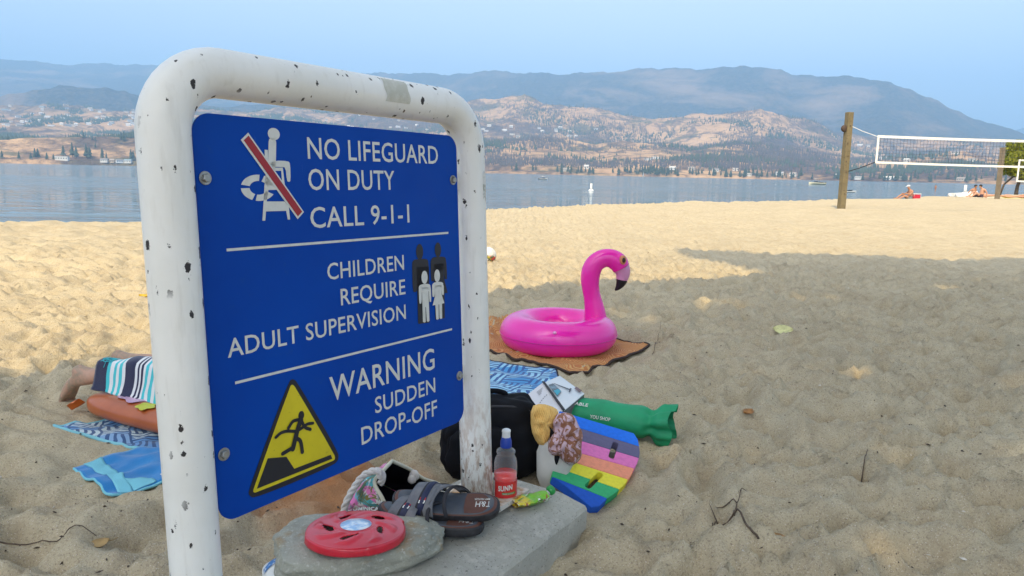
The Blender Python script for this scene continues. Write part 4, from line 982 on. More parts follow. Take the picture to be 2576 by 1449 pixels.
MB().tube(crom([(.145, -.06, .225), (.175, -.13, .215), (.205, -.15, .165), (.195, -.14, .10), (.165, -.07, .055)], 6), .017, 8, flat=.22, up=(1, 0, 0)).build('shoulder_strap', NAVYB, ruck, True)
MB().box((.165, -.0, .06), (.03, .12, .10)).build('side_mesh_pocket', pm('mesh_net', (.05, .05, .05), .9, var=[(400, (.006, .006, .008), .45, .55)]), ruck)

def cloth_heap(outl, y, bulge, seed, fold=22.0, am=.010, back=.03):
    """crumpled cloth: traced outline at its own distance, swelling front and back, sharp folds"""
    ol = smooth_poly(outl, 1); ol = [q for p, r in zip(ol, ol[1:] + ol[:1]) for q in (p, ((p[0] + r[0]) / 2, (p[1] + r[1]) / 2))]; n = len(ol); cx = sum(p[0] for p in ol) / n; cy = sum(p[1] for p in ol) / n; C = PY(cx, cy, y); vs = []; fs = []; rings = [1.0, .94, .84, .72, .58, .44, .30, .16]
    for side in (1, -1):
        for t in rings:
            for px, py in ol:
                p = PY(cx + (px - cx) * t, cy + (py - cy) * t, y) - C; w_ = (1 - t ** 2.2) ** .5
                q = p * 38 * (fold / 22) + Vector((seed, seed * 3, side)); f_ = (1 - 2.2 * abs(mnoise.noise(q * .8))) * am + (1 - 2 * abs(mnoise.noise(q * 1.9))) * am * .45
                d = (bulge * w_ if side > 0 else back * w_) + (f_ if side > 0 else 0) * min(1, (1 - t) * 6 + .15)
                vs.append(p - Vector((0, 1, 0)) * d * side + Vector((0, 0, .25 * d if side > 0 else 0)))
    R_ = len(rings)
    for s_ in range(2):
        o_ = s_ * R_ * n
        for i in range(R_ - 1):
            for k in range(n):
                l = (k + 1) % n; q = (o_ + i * n + k, o_ + (i + 1) * n + k, o_ + (i + 1) * n + l, o_ + i * n + l); fs.append(q if s_ == 0 else q[::-1])
        q = tuple(o_ + (R_ - 1) * n + k for k in range(n)); fs.append(q[::-1] if s_ == 0 else q)
    me = MB().add(vs, fs).mesh('cloth'); bm = bmesh.new(); bm.from_mesh(me); bmesh.ops.remove_doubles(bm, verts=bm.verts, dist=1e-5); bmesh.ops.recalc_face_normals(bm, faces=bm.faces); bm.to_mesh(me); bm.free(); return me, C
# white tote with clothes spilling out -------------------------------------------
TO = PZ(1405, 1228, -.045); TO = Vector((TO.x + .005, TO.y + .03, -.048))
me, p = cloth_heap([(1350, 1105), (1400, 1090), (1446, 1120), (1452, 1150), (1430, 1190), (1440, 1215), (1452, 1238), (1400, 1242), (1350, 1228)], TO.y - .015, .045, 5.5, 9, .008, .06)
tote = link('tote_bag', me, pm('white_canvas', (.55, .54, .50), .9, var=[(8, (.47, .46, .42), .4, .7)], bump=(240, .4, .002)), None, True, loc=tuple(p), label='white canvas tote bag slumped between the rucksack and foam board', cat='tote bag')
b = NB('ribbed_yellow_knit'); v = b.co('Object'); rb = b.math('SINE', b.math('MULTIPLY', b.math('ADD', b.sep(v)[0], b.math('MULTIPLY', b.sep(v)[2], .4)), 900.0)); b.set('Base Color', b.mix(b.ramp(b.noise(v, 20, 3), .35, .7), (.80, .47, .13), (.86, .55, .18))); b.set('Roughness', .9); b.bump(rb, .5, .002)
me, p = cloth_heap([(1335, 1022), (1362, 1014), (1400, 1026), (1406, 1042), (1396, 1062), (1386, 1090), (1372, 1130), (1350, 1115), (1335, 1080)], TO.y - .01, .03, 3.3, 16, .018); link('yellow_top', me, b.m, None, True, loc=tuple(p), label='ribbed yellow top stuffed into the tote bag', cat='clothing')
b = NB('leaf_print'); v = b.co('Object'); w1 = b.noise(v, 22, 2, .5, 2.2); w2 = b.n('TexWave', {'Vector': v, 'Scale': 9.0, 'Distortion': 9.0, 'Detail': 1.0}).outputs[1]
c = b.mix(b.ramp(w1, .47, .50), (.62, .44, .50), (.30, .13, .07)); c = b.mix(b.math('MULTIPLY', b.ramp(w2, .90, .95), .8), c, (.28, .12, .07)); b.set('Base Color', c); b.set('Roughness', .75)
me, p = cloth_heap([(1398, 1042), (1425, 1036), (1446, 1046), (1456, 1072), (1468, 1092), (1462, 1120), (1464, 1150), (1448, 1168), (1428, 1172), (1405, 1150), (1380, 1142), (1376, 1118), (1392, 1085), (1390, 1060)], TO.y - .045, .035, 8.1, 22, .024); link('leaf_print_cloth', me, b.m, None, True, loc=tuple(p), label='pink and brown leaf print cloth spilling over the tote bag', cat='clothing')

# rainbow foam board -------------------------------------------------------------
Z4 = lambda x, y: ((1700 + x / 2.07) / 1.5652, (1350 + y / 2.07) / 1.5652)
K1 = PZ(1492, 1268, -.035); K2 = PZ(1448, 1048, .115); K3 = PZ(1608, 1110, .045)
kn = (K2 - K1).cross(K3 - K1).normalized(); kn = kn if kn.dot(CC - K1) > 0 else -kn
def kp(x, y):
    d = ray(*Z4(x, y)); return CC + d * ((K1 - CC).dot(kn) / d.dot(kn))
kux = (kp(1690, 838) - kp(1195, 690)).normalized(); kuy = kn.cross(kux); KM = Matrix((kux, kuy, kn)).transposed().to_4x4(); KM.translation = K1; KI = KM.inverted()
def k2(x, y): q = KI @ kp(x, y); return (q.x, q.y)
board = empty('foam_board', mat=KM, label='striped rainbow foam swim board leaning on the sand', cat='foam board')
Lb = [(1040, 552), (1060, 648), (1060, 750), (1040, 848), (1010, 925), (990, 1003), (980, 1086), (1090, 1165)]
Rb = [(1648, 735), (1692, 842), (1690, 937), (1652, 1022), (1602, 1112), (1532, 1192), (1432, 1266), (1300, 1342)]
midR = [(1680, 785), (1697, 890), (1675, 982), (1630, 1070), (1570, 1155), (1485, 1232), (1370, 1330)]
cols = [('blue', (.008, .17, .80)), ('slate', (.13, .12, .22)), ('pink', (.78, .19, .48)), ('coral', (.90, .32, .19)), ('yellow', (.84, .76, .05)), ('green', (.04, .44, .17)), ('royal', (.008, .10, .55))]
def capsule_cut(p0, p1, r_):
    a, c_ = Vector(k2(*p0)), Vector(k2(*p1)); an = math.atan2((c_ - a).y, (c_ - a).x); pts = [(c_.x + r_ * math.cos(an + t), c_.y + r_ * math.sin(an + t)) for t in np.linspace(-math.pi / 2, math.pi / 2, 9)] + [(a.x + r_ * math.cos(an + t), a.y + r_ * math.sin(an + t)) for t in np.linspace(math.pi / 2, 3 * math.pi / 2, 9)]
    return MB().prism(pts, -.06, .03)
cuts = [capsule_cut((1497, 822), (1465, 925), .0105), capsule_cut((1370, 1072), (1275, 1165), .0105)]
for i, (nm_, col) in enumerate(cols):
    poly = [k2(*Lb[i]), k2(*Rb[i]), k2(*midR[i]), k2(*Rb[i + 1]), k2(*Lb[i + 1])]
    cx_, cy_ = sum(p[0] for p in poly) / 5, sum(p[1] for p in poly) / 5
    poly = [(cx_ + (p[0] - cx_) * .999, cy_ + (p[1] - cy_) * .985) for p in poly]
    o_ = MB().prism(poly, -.034, 0).build('foam_strip', None, None)
    for ct in cuts:
        co_ = ct.build('cutter'); md = o_.modifiers.new('b', 'BOOLEAN'); md.object = co_; md.operation = 'DIFFERENCE'; md.solver = 'EXACT'
    cs = [md.object for md in o_.modifiers]; bpy.context.view_layer.update(); me = eval_mesh(o_)
    for co_ in cs: d_ = co_.data; bpy.data.objects.remove(co_); bpy.data.meshes.remove(d_)
    bevel_mesh(me, .003, 2, 40)
    link('foam_strip', me, pm(nm_ + '_foam', col, .85, var=[(70, tuple(x * .88 for x in col), .42, .68)], bump=(700, .8, .002)), board, label=nm_ + ' foam strip')

# green carry bag ---------------------------------------------------------------
GB = PZ(1560, 1080, 0); GB.z = -.045
g0, g1 = PZ(1370, 1022, .045), PZ(1618, 1062, .035)
gbag = empty('green_carry_bag', tuple(GB), 0, 'long green fabric carry bag with bunched end behind the foam board', 'carry bag')
GREEN = pm('green_nonwoven', (.008, .30, .125), .62, var=[(10, (.006, .23, .095), .4, .7)], bump=(90, .15, .002))
gx = (g1 - g0).normalized(); gy = Vector((0, 0, 1)).cross(gx).normalized(); gz = gx.cross(gy); gl = (g1 - g0).length
def gt(u, v):
    x = u * (gl + .115); a = 2 * math.pi * v; t = max(0, (x - gl) / .115)
    r_ = .066 * (1 - .03 * math.sin(5 * x * 9)) ; fl = 0
    if t > 0: r_ = .066 * (1 - .30 * math.sin(min(1, t * 1.6) * math.pi) ** 2) + .012 * t; fl = (.11 * math.sin(a * 5 + 1.2) + .12 * math.sin(a * 9 + 3 * t)) * min(1, t * 2.5); x -= .012 * t * math.sin(a * 3 + 1)
    r_ *= 1 + fl + .05 * mnoise.noise(Vector((x * 9, math.cos(a), math.sin(a)))) + .07 * (.4 - abs(mnoise.noise(Vector((x * 13, 1.6 * math.cos(a) + x * 6, 1.6 * math.sin(a))))))
    p = g0 + gx * x + gy * (math.cos(a) * r_ * 1.1) + gz * (math.sin(a) * r_ * .92); p.z = max(p.z, -.040); return p - GB
gbody = MB().grid(gt, 60, 40, flip=True).build('bag_tube', GREEN, gbag, True)
for body, u0, u1, a0, a1, bx in (('REUSABLE', .22, .48, 2.30, 2.0, True), ('YOU SHOP', .52, .72, 1.85, 1.68, False)):
    me = text_mesh(body, 0, 1, 0, 1, .02, 0)
    def gm(u, t): return Vector(gt(u0 * .8 + (u1 - u0) * .8 * u, ((math.pi * 2 - (a0 + .9)) + (a0 - a1) * -t * -1) / (2 * math.pi)))
    for q in me.vertices:
        uu, tt = q.co.x, 1 - q.co.z; a = (math.pi + .95) - (0 if bx else .62) - tt * .20; x = (u0 + (u1 - u0) * uu) * gl
        p = g0 + gx * x + gy * (math.cos(a) * .0805) + gz * (-math.sin(a) * .0685); q.co = p - GB
    link('lettering_print', me, WHITE, gbody)

# pump carton -------------------------------------------------------------------
cA, cE, cT, cL = PY(1366, 962, 3.02), PY(1416, 1032, 2.80), PY(1408, 945, 3.10), PY(1312, 1004, 2.86)
CT = Vector((cA.x, cA.y, -.03))
e1, e2 = cE - cA, cT - cA; e2 = e2 * 1.0; e3 = cL - cA
rT = PY(1470, 990, 2.93); 
carton = empty('pump_carton', tuple(CT), 0, 'white printed pump carton with open flaps behind the rucksack', 'carton')
def quad3(a, b_, c_, d_, th, nm, mat, par):
    n_ = (b_ - a).cross(d_ - a).normalized(); mb = MB(); vs = [a, b_, c_, d_]; mb.add([q - CT for q in vs] + [q - n_ * th - CT for q in vs], [(0, 1, 2, 3), (7, 6, 5, 4), (0, 4, 5, 1), (1, 5, 6, 2), (2, 6, 7, 3), (3, 7, 4, 0)]); return mb.build(nm, mat, par)
WCARD = pm('white_card', (.70, .68, .69), .45, var=[(10, (.64, .62, .62), .4, .7)]); GCARD = pm('grey_card', (.17, .16, .16), .9)
sf = quad3(cL, cL + e1 * .95, cE, cA, .004, 'side_panel', WCARD, carton)
tf = quad3(cA + Vector((.006, 0, 0)), cE + Vector((.006, 0, 0)), rT, cT, .004, 'top_panel', pm('glossy_card', (.60, .66, .70), .25, var=[(7, (.70, .72, .72), .4, .7)]), carton)
quad3(cE + Vector((0, 0, -.004)), cL + e1 * .95 + Vector((0, 0, -.06)), rT + Vector((0, .02, -.06)), rT + Vector((0, 0, -.004)), .004, 'end_panel', GCARD, carton)
quad3(cA + Vector((-.004, -.002, .004)), cA + Vector((.006, 0, .002)), cE + Vector((.008, 0, .001)), cE + Vector((-.004, -.002, .003)), .003, 'dark_edge', pm('dark_edge_board', (.05, .05, .055), .9), carton)  # narrow dark strip along the ridge between side and top panel
def onq(a, b_, c_, d_, poly, mat, nm, par, off=.0012):
    n_ = (b_ - a).cross(d_ - a).normalized(); n_ = n_ if n_.dot(CC - a) > 0 else -n_; Q = [a, b_, c_, d_]
    mb = MB(); vs = [bil(Q, *p) + n_ * off - CT for p in poly]; mb.add(vs, [tuple(range(len(vs)))]); return mb.build(nm, mat, par)
TQ = (cA, cE, rT, cT)
onq(*TQ, [(.18, .10), (.62, .10), (.55, .38), (.20, .34)], pm('photo_print', (.10, .13, .15), .3, var=[(30, (.20, .30, .36), .45, .6)]), 'photo_print', tf, .0068)
onq(*TQ, [(.42, .12), (.60, .12), (.54, .36), (.44, .33)], pm('aqua_print', (.03, .36, .48), .3), 'aqua_print', tf, .0074)
onq(*TQ, [(.20, .36), (.24, .36), (.66, .66), (.70, .58), (.73, .60), (.66, .78), (.63, .76), (.63, .70)], pm('dark_print', (.06, .06, .07), .4), 'pump_drawing', tf, .0076)
onq(*TQ, [(.70, .86), (.92, .86), (.92, .98), (.70, .98)], pm('brown_print', (.16, .10, .10), .4), 'corner_print', tf, .0076)
SQ = (cL, cL + e1 * .95, cE, cA)
for k in range(9):
    t = k / 9; onq(*SQ, [(.55 - .18 * math.sin(t * 1.6), .12 + .085 * k), (.565 - .18 * math.sin(t * 1.6), .12 + .085 * k), (.565 - .18 * math.sin(t * 1.6 + .08), .17 + .085 * k), (.55 - .18 * math.sin(t * 1.6 + .08), .17 + .085 * k)], INK, 'dashed_line', sf, .0014)
for k in range(4): onq(*SQ, [(.12 + .035 * k, .58), (.135 + .035 * k, .58), (.135 + .035 * k, .86 - .05 * k), (.12 + .035 * k, .86 - .05 * k)], pm('grey_print', (.35, .34, .34), .5), 'text_line', sf, .0014)

# towels and blankets ----------------------------------------------------------
BW = lambda px, py, z=-.04: PZ(px, py, z)
towel('orange_blanket', [BW(1455, 962), BW(1632, 892), BW(1632, 892) + (BW(1226, 906) - BW(1455, 962)) * 1.8, BW(1455, 962) + (BW(1226, 906) - BW(1455, 962)) * 1.8], pm('tmp_orange', (.5,.2,.06)), 'orange brown patterned blanket with dark edge under the flamingo ring', 'blanket', 60, 60, .030, .009, 4.0, .006, pm('brown_edging', (.045, .026, .020), .85), .0075)
b = NB('orange_weave'); v = b.co('Object'); vo = b.n('TexVoronoi', {'Vector': v, 'Scale': 6.0}); rg = b.math('SINE', b.math('MULTIPLY', b.math('ADD', vo.outputs['Distance'], b.math('MULTIPLY', b.noise(v, 10, 2), .15)), 95.0))
c = b.mix(b.ramp(rg, -.2, .5), (.46, .175, .055), (.60, .335, .125)); b.set('Base Color', c); b.set('Roughness', .85); b.bump(rg, .5, .004)
for o_ in bpy.data.objects:
    if o_.name.startswith('cloth') and o_.parent and o_.parent.name.startswith('orange_blanket'): o_.data.materials.clear(); o_.data.materials.append(b.m)
towel('patterned_towel', [BW(960, 1015), BW(1425, 1040), BW(1398, 948), BW(960, 900)], dashes('blue_dash_print', (.010, .085, .28), (.30, .58, .74), (.06, .30, .60), 7.5, R(20)), 'blue basket weave print towel behind the rucksack', 'towel', 60, 30, .018, .014, 4.0, .007, pm('dark_blue_edging', (.01, .015, .03), .9), .006)
towel('bordered_towel', [BW(137, 1083), BW(620, 1196), BW(620, 1196) + Vector((.42, .52, 0)), BW(137, 1083) + Vector((.30, .30, 0))], dashes('navy_dash_print', (.012, .07, .20), (.50, .62, .66), (.10, .26, .52), 9.0, R(-20)), 'blue dash print towel with pale cyan border under the orange air bed', 'towel', 70, 34, .012, .018, 5.0, .007, pm('cyan_edging', (.22, .52, .60), .9), .007)
QB = [BW(283, 1258), BW(600, 1180), BW(560, 1082), BW(187, 1186)]
b = NB('blue_terry'); b_v = b.co('Object'); b.set('Base Color', b.mix(b.ramp(b.noise(b_v, 9, 3), .35, .7), (.004, .17, .45), (.006, .21, .52))); b.set('Roughness', .95); b.set('Sheen Weight', .3); b.bump(b.noise(b_v, 260, 3), .5, .003)
CY = pm('cyan_terry', (.20, .55, .66), .95, bump=(260, .5, .003))
tb, g = towel('plain_blue_towel', QB, b.m, 'folded plain blue towel with pale cyan stripes near the left post', 'towel', 44, 26, .026, .030, 6.0, .010, CY, .005)
MB().sheet(lambda u, v: Vector(g(.06 + .10 * u + .02 * math.sin(3 * v), v)) + Vector((0, 0, .003)), 6, 26, .002).build('stripe', CY, tb, True)
MB().sheet(lambda u, v: Vector(g(.17 + .16 * u, .02 + .24 * v * (1 - .5 * u))) + Vector((0, 0, .0035)), 10, 8, .002).build('corner_patch', CY, tb, True)
MB().sheet(lambda u, v: Vector(g(.385 + .075 * u, .035 + .11 * v)) + Vector((0, 0, .004)), 4, 4, .002).build('care_label', pm('white_tag', (.72, .73, .74), .7), tb)

# inflatable flamingo ring -------------------------------------------------------
FC = Vector((.275, 4.235, 0)); FC.z = float(base_z(np.array([FC.x]), np.array([FC.y]))[0]) + .034
fl = empty('flamingo_ring', tuple(FC), 0, 'bright pink inflatable flamingo swim ring on the orange blanket', 'swim ring')
b = NB('pink_vinyl'); v = b.co('Object'); b.set('Base Color', b.mix(b.ramp(b.noise(v, 4, 2), .35, .7), (.90, .022, .42), (.84, .018, .37))); b.set('Roughness', .22); b.set('Coat Weight', .35); b.set('Coat Roughness', .12); b.set('Subsurface Weight', .22); b.set('Subsurface Radius', (.06, .02, .04)); b.set('Subsurface Scale', .6); b.bump(b.noise(v, 16, 3), .10, .01); PINK = b.m
MJ, TRD = .232, .108
def ringf(u, v):
    a = 2 * math.pi * u; t = 2 * math.pi * v; pk_ = 1 + .010 * math.sin(46 * a) * max(0, math.cos(t)) ** 8 + .008 * math.sin(60 * a) * max(0, -math.cos(t)) ** 10
    r_ = MJ + TRD * math.cos(t) * pk_; z = TRD * .93 * math.sin(t)
    if z < -TRD * .78: z = -TRD * .78 + (z + TRD * .78) * .25
    return (r_ * math.cos(a), r_ * math.sin(a), z + TRD * .83)
MB().grid(ringf, 96, 36).build('ring', PINK, fl, True)
MB().tube([((MJ + TRD + .0005) * math.cos(2 * math.pi * k / 120), (MJ + TRD + .0005) * math.sin(2 * math.pi * k / 120), TRD * .80) for k in range(120)], .0022, 6, closed=True).build('weld_seam', pm('pink_seam', (.62, .012, .30), .35), fl, True)
ND = FC.y + .02; Z5 = lambda x, y: PY((1900 + x / 2.229) / 1.5652, (900 + y / 2.229) / 1.5652, ND) - FC
mpp = 1 / (2.229 * 1.5652) / (FPX / (ND + .1))
npts = [(997, 880, 104), (992, 790, 98), (980, 690, 86), (963, 600, 75), (948, 520, 75), (944, 440, 82), (955, 370, 84), (985, 310, 82), (1035, 272, 80), (1090, 258, 80), (1145, 268, 82), (1190, 300, 84), (1216, 345, 76)]
cp = crom(npts, 5); MB().tube([Z5(q[0], q[1]) for q in cp], [q[2] * mpp for q in cp], 24, flat=.92, up=(0, 1, 0)).build('neck', PINK, fl, True)
bpts = [(1213, 338, 77), (1228, 372, 68), (1230, 410, 59), (1222, 450, 50)]; cq = crom(bpts, 5)
MB().tube([Z5(q[0], q[1]) for q in cq], [q[2] * mpp for q in cq], 22, flat=.80, up=(0, 1, 0)).build('beak', pm('pale_pink_vinyl', (.70, .30, .50), .3), fl, True)
bpts = [(1223, 448, 50.5), (1212, 480, 42), (1193, 512, 28), (1172, 534, 14), (1163, 544, 4)]; cq = crom(bpts, 5)
MB().tube([Z5(q[0], q[1]) for q in cq], [q[2] * mpp for q in cq], 20, flat=.80, up=(0, 1, 0)).build('beak_tip', pm('black_vinyl_print', (.012, .008, .012), .3), fl, True)
for sd in (-1, 1):
    e = Z5(1222, 268) + Vector((0, sd * 70 * mpp, 0)); MX = Matrix.Translation(e) @ Matrix.Rotation(R(90) * (1 if sd < 0 else -1), 4, 'X') @ Matrix.Rotation(R(24) , 4, 'Y')
    ey = MB().lathe([(.024, -.010), (.024, .006), (.021, .009)], 24, MX, .8, 1.1).build('eye', pm('orange_print', (.62, .24, .10), .35), fl, True); MB().lathe([(.014, .008), (.013, .0115), (.009, .0125)], 20, MX, .8, 1.1).build('pupil', pm('dark_brown_print', (.05, .02, .012), .3), ey, True)
vv_ = Vector(ringf(.73, .10)); MX = Matrix.Translation(vv_) @ Matrix.Rotation(R(75), 4, 'X')
MB().lathe([(.011, -.003), (.010, .001), (.005, .003), (.005, .010), (.0035, .012)], 14, MX).build('valve', pm('clear_pink_valve', (.85, .35, .62), .2), fl, True)

# soccer ball -------------------------------------------------------------------
SB = PZ(1228, 671, -.02); BR_ = .088
b = NB('printed_ball'); v = b.co('Object'); c = b.mix(b.ramp(b.noise(v, 9, 3), .4, .7), (.74, .73, .68), (.66, .65, .60)); up_ = b.ramp(b.math('ADD', b.sep(v)[2], b.math('MULTIPLY', b.noise(v, 14, 3), .06)), .045, .02)
pc = b.mix(b.ramp(b.noise(v, 34, 1), .45, .5), (.50, .42, .05), (.10, .13, .06)); pc = b.mix(b.ramp(b.noise(b.n('Mapping', {'Vector': v, 'Location': (3, 1, 2)}).outputs[0], 26, 1), .56, .58), pc, (.55, .05, .05))
c = b.mix(b.math('MULTIPLY', up_, b.ramp(b.noise(b.n('Mapping', {'Vector': v, 'Location': (7, 5, 1)}).outputs[0], 17, 2), .46, .49)), c, pc); vo = b.n('TexVoronoi', {'Vector': v, 'Scale': 13.0}, feature='DISTANCE_TO_EDGE').outputs[0]; c = b.mix(b.ramp(vo, .03, .0), c, (.25, .24, .22)); b.set('Base Color', c); b.set('Roughness', .4)
link('soccer_ball', ico(4, lambda p: p * BR_ * (1 - .012 * max(0, 1 - 25 * abs(abs(p.x) - abs(p.y))))), b.m, None, True, loc=(SB.x, SB.y, sz_s(SB.x, SB.y) + BR_ - .006), label='white soccer ball with coloured print on the sunlit sand', cat='ball')

# orange air bed, child lying on it, striped poncho --------------------------------
AX = Vector((.90, -.436, 0)).normalized(); AY = Vector((-AX.y, AX.x, 0)); AO = BW(180, 1052); AO.z = -.030
AM = Matrix((AX, AY, Vector((0, 0, 1)))).transposed().to_4x4(); AM.translation = AO
bed = empty('air_bed', mat=AM, label='flower printed orange air bed on the blue bordered towel', cat='air bed')
ORG = pm('orange_vinyl', (.46, .115, .030), .35, var=[(7, (.38, .09, .025), .4, .7)], coat=.15, bump=(40, .2, .003))
def bedf(p):
    ex = 5; nrm = (abs(p.x) ** ex + abs(p.y) ** ex + abs(p.z) ** 2.6) ** (1 / ex); nrm = max(nrm, .35); q = p / nrm; q = Vector((max(-1, min(1, q.x)), max(-1, min(1, q.y)), p.z))
    s_ = math.sqrt(max(0, 1 - max(abs(q.x), abs(q.y)) ** 9)); w_ = 1 + .05 * math.sin(q.y * 14) * s_
    return Vector((.62 + q.x * .62, .27 + q.y * .29, .050 + (.050 if q.z > 0 else -.048) * (1 - (1 - abs(q.z)) ** 3) * w_ * (.35 + .65 * s_)))
link('mattress', ico(5, bedf), ORG, bed, True)
mb = MB(); mb.sheet(lambda u, v: (.012 - .045 * u, .005 + .05 * v * (1 - .35 * u), .056 - .03 * u + .012 * math.sin(4 * v + 2 * u)), 8, 8, .002); mb.build('corner_flap', pm('thin_orange_film', (.70, .16, .02), .3), bed, True)
for x, y, r1, col in ((.10, .14, .055, (.75, .68, .72)), (.30, .10, .085, (.66, .44, .62)), (.42, .03, .04, (.62, .64, .05)), (.15, .20, .035, (.62, .62, .05)), (.55, .38, .07, (.75, .68, .72))):
    pet = [(x + r1 * (1 + .16 * math.cos(5 * t)) * math.cos(t), y + r1 * .8 * (1 + .16 * math.cos(5 * t)) * math.sin(t)) for t in np.linspace(0, 2 * math.pi, 40)[:-1]]
    MB().prism(pet, .0, .0012, lambda a, c_, h: (a, c_, .0985 + .004 * math.sin((c_ - .27) / .29 * 14) + h)).build('flower_print', pm('flower_print_%d' % int(col[2] * 100), col, .4), bed)
SKIN = None
b = NB('sandy_skin'); v = b.co('Object'); c = b.mix(b.ramp(b.noise(v, 30, 3), .35, .7), (.50, .29, .20), (.43, .24, .16)); snd = b.math('MULTIPLY', b.ramp(b.sep(v)[0], .0, -.06), b.ramp(b.noise(v, 60, 4, .7), .35, .6)); c = b.mix(snd, c, (.30, .235, .165)); b.set('Base Color', c); b.set('Roughness', .55); b.set('Subsurface Weight', .12); b.set('Subsurface Radius', (.02, .008, .004)); SKIN = b.m
def leg(x0, y0, y1, lift=0):
    return [(x0 - .06, y0, .135 + lift, .030), (x0 - .105, y0 - .005, .172 + lift, .026), (x0 - .125, y0 - .01, .10 + lift, .031), (x0 - .152, y0 - .015, .052 + lift, .033, .026), (x0 + .05, y0 + .02, .145 + lift, .034), (x0 + .14, y0 + .03, .145, .038), (x0 + .27, (y0 + y1) / 2, .145, .040), (.60, y1, .17, .072)]
LY0, LY1 = .105, .36
pts = [(.66, .27, .18, .095)]; ed = []
for y0, y1, x0 in ((LY0, LY0 + .09, .0), (LY1, LY1 - .02, -.10)):
    o_ = len(pts); L_ = leg(x0, y0, y1); pts += L_
    ed += [(0, o_ + 7), (o_ + 7, o_ + 6), (o_ + 6, o_ + 5), (o_ + 5, o_ + 4), (o_ + 4, o_), (o_, o_ + 1), (o_, o_ + 2), (o_ + 2, o_ + 3)]
    for k in range(5):
        q = len(pts); yy = y0 - .015 + (k - 2) * .0135 * (1 if x0 < .05 else -1); pts += [(x0 - .163 - .002 * (2 - abs(k - 1)), yy, .026 - (.0 if k else .002), .0095 if k else .012), (x0 - .160, yy, .006, .0075 if k else .010)]; ed += [(o_ + 3, q), (q, q + 1)]
o_ = len(pts); pts += [(.84, .25, .19, .085), (1.0, .255, .20, .095), (1.08, .26, .215, .045), (1.15, .26, .235, .072), (1.22, .26, .245, .075), (.98, .12, .19, .042), (1.08, .06, .14, .032), (1.24, .10, .12, .026), (.98, .39, .19, .042), (1.08, .45, .14, .032), (1.24, .40, .12, .026)]
ed += [(0, o_), (o_, o_ + 1), (o_ + 1, o_ + 2), (o_ + 2, o_ + 3), (o_ + 3, o_ + 4), (o_ + 1, o_ + 5), (o_ + 5, o_ + 6), (o_ + 6, o_ + 7), (o_ + 1, o_ + 8), (o_ + 8, o_ + 9), (o_ + 9, o_ + 10)]
child = empty('person', mat=AM.copy(), label='child lying face down on the orange air bed, bare sandy feet showing', cat='person')
link('body', skin_mesh(pts, ed, 2), SKIN, child, True)
link('hair', ico(3, lambda p: Vector((1.205 + p.x * .085, .26 + p.y * .088, .262 + p.z * .075)) * (1 + .01 * mnoise.noise(p * 8))), pm('brown_hair', (.05, .03, .018), .7, bump=(200, .8, .003)), child, True)
def legtop(X, Y, y, r_, z): return z + math.sqrt(max(0, r_ * r_ - (Y - y) ** 2)) if abs(Y - y) < r_ else 0
def pon(u, v):
    x0 = .03 + .19 * float(sstep(.48, .66, v)); X = x0 + (.83 - x0) * u
    k = min(1, max(0, (X - .05) / .5)); yn, yf = LY0 + .03 + .06 * k, LY1 + .0 * k; rr_ = .052 + .042 * k
    e0, e1 = yn - rr_ - .012 - .02 * k, yf + rr_ + .03; Y = e0 + (e1 - e0) * v
    zl = .152 + .03 * k; z = max(legtop(X, Y, yn, rr_ + .014, zl), legtop(X, Y, yf, rr_ + .012, zl) if X > .17 else 0)
    tuck = .102 + .0 * k
    if z < tuck + .05: z = max(z, tuck + .055 * k + .01)
    if v < .10:
        hang = float(sstep(.33, .50, X)); zb = .104 - .085 * hang; f = float(sstep(0, .10, v)); z = zb * (1 - f) + max(z, zb) * f; Y -= (.045 * hang) * (1 - f) + (LY0 - .075 - .06 * hang) * 0
    if v > .93: z = max(.102, z * (1 - (v - .93) / .07 * .4))
    z += .006 * mnoise.noise(Vector((X * 11, Y * 11, 3))) + .010 * (1 - abs(mnoise.noise(Vector((X * 6 + Y * 5, Y * 3, 9))) * 3)) * (.25 + .75 * k)
    return (X, Y, max(z, .018))
b = NB('poncho_stripes'); v = b.co('Object'); sp = b.sep(v); t = b.math('ADD', b.math('ADD', sp[0], b.math('MULTIPLY', sp[1], .28)), b.math('MULTIPLY', b.noise(v, 5, 2), .07))
rm = b.n('ValToRGB', {'Fac': t}); rm.color_ramp.interpolation = 'CONSTANT'; el = rm.color_ramp.elements
NV, WH, TL_ = (.010, .014, .055, 1), (.72, .73, .74, 1), (.04, .50, .56, 1)
stops = [(0, NV), (.165, TL_), (.18, WH), (.20, TL_), (.215, WH), (.232, TL_), (.248, WH), (.265, NV), (.325, WH), (.34, NV), (.352, WH), (.367, NV), (.38, WH), (.398, TL_), (.415, WH), (.435, TL_), (.455, WH), (.475, TL_), (.50, NV), (.60, WH), (.65, TL_), (.70, WH), (.75, NV)]
el[0].position = 0; el[0].color = NV; el[1].position = stops[1][0]; el[1].color = stops[1][1]
for p_, c_ in stops[2:]: e_ = el.new(p_); e_.color = c_
b.set('Base Color', rm.outputs[0]); b.set('Roughness', .95); b.set('Sheen Weight', .3); b.bump(b.noise(v, 300, 2), .5, .002)
pch = MB().sheet(pon, 70, 50, .006).build('poncho', b.m, child, True)
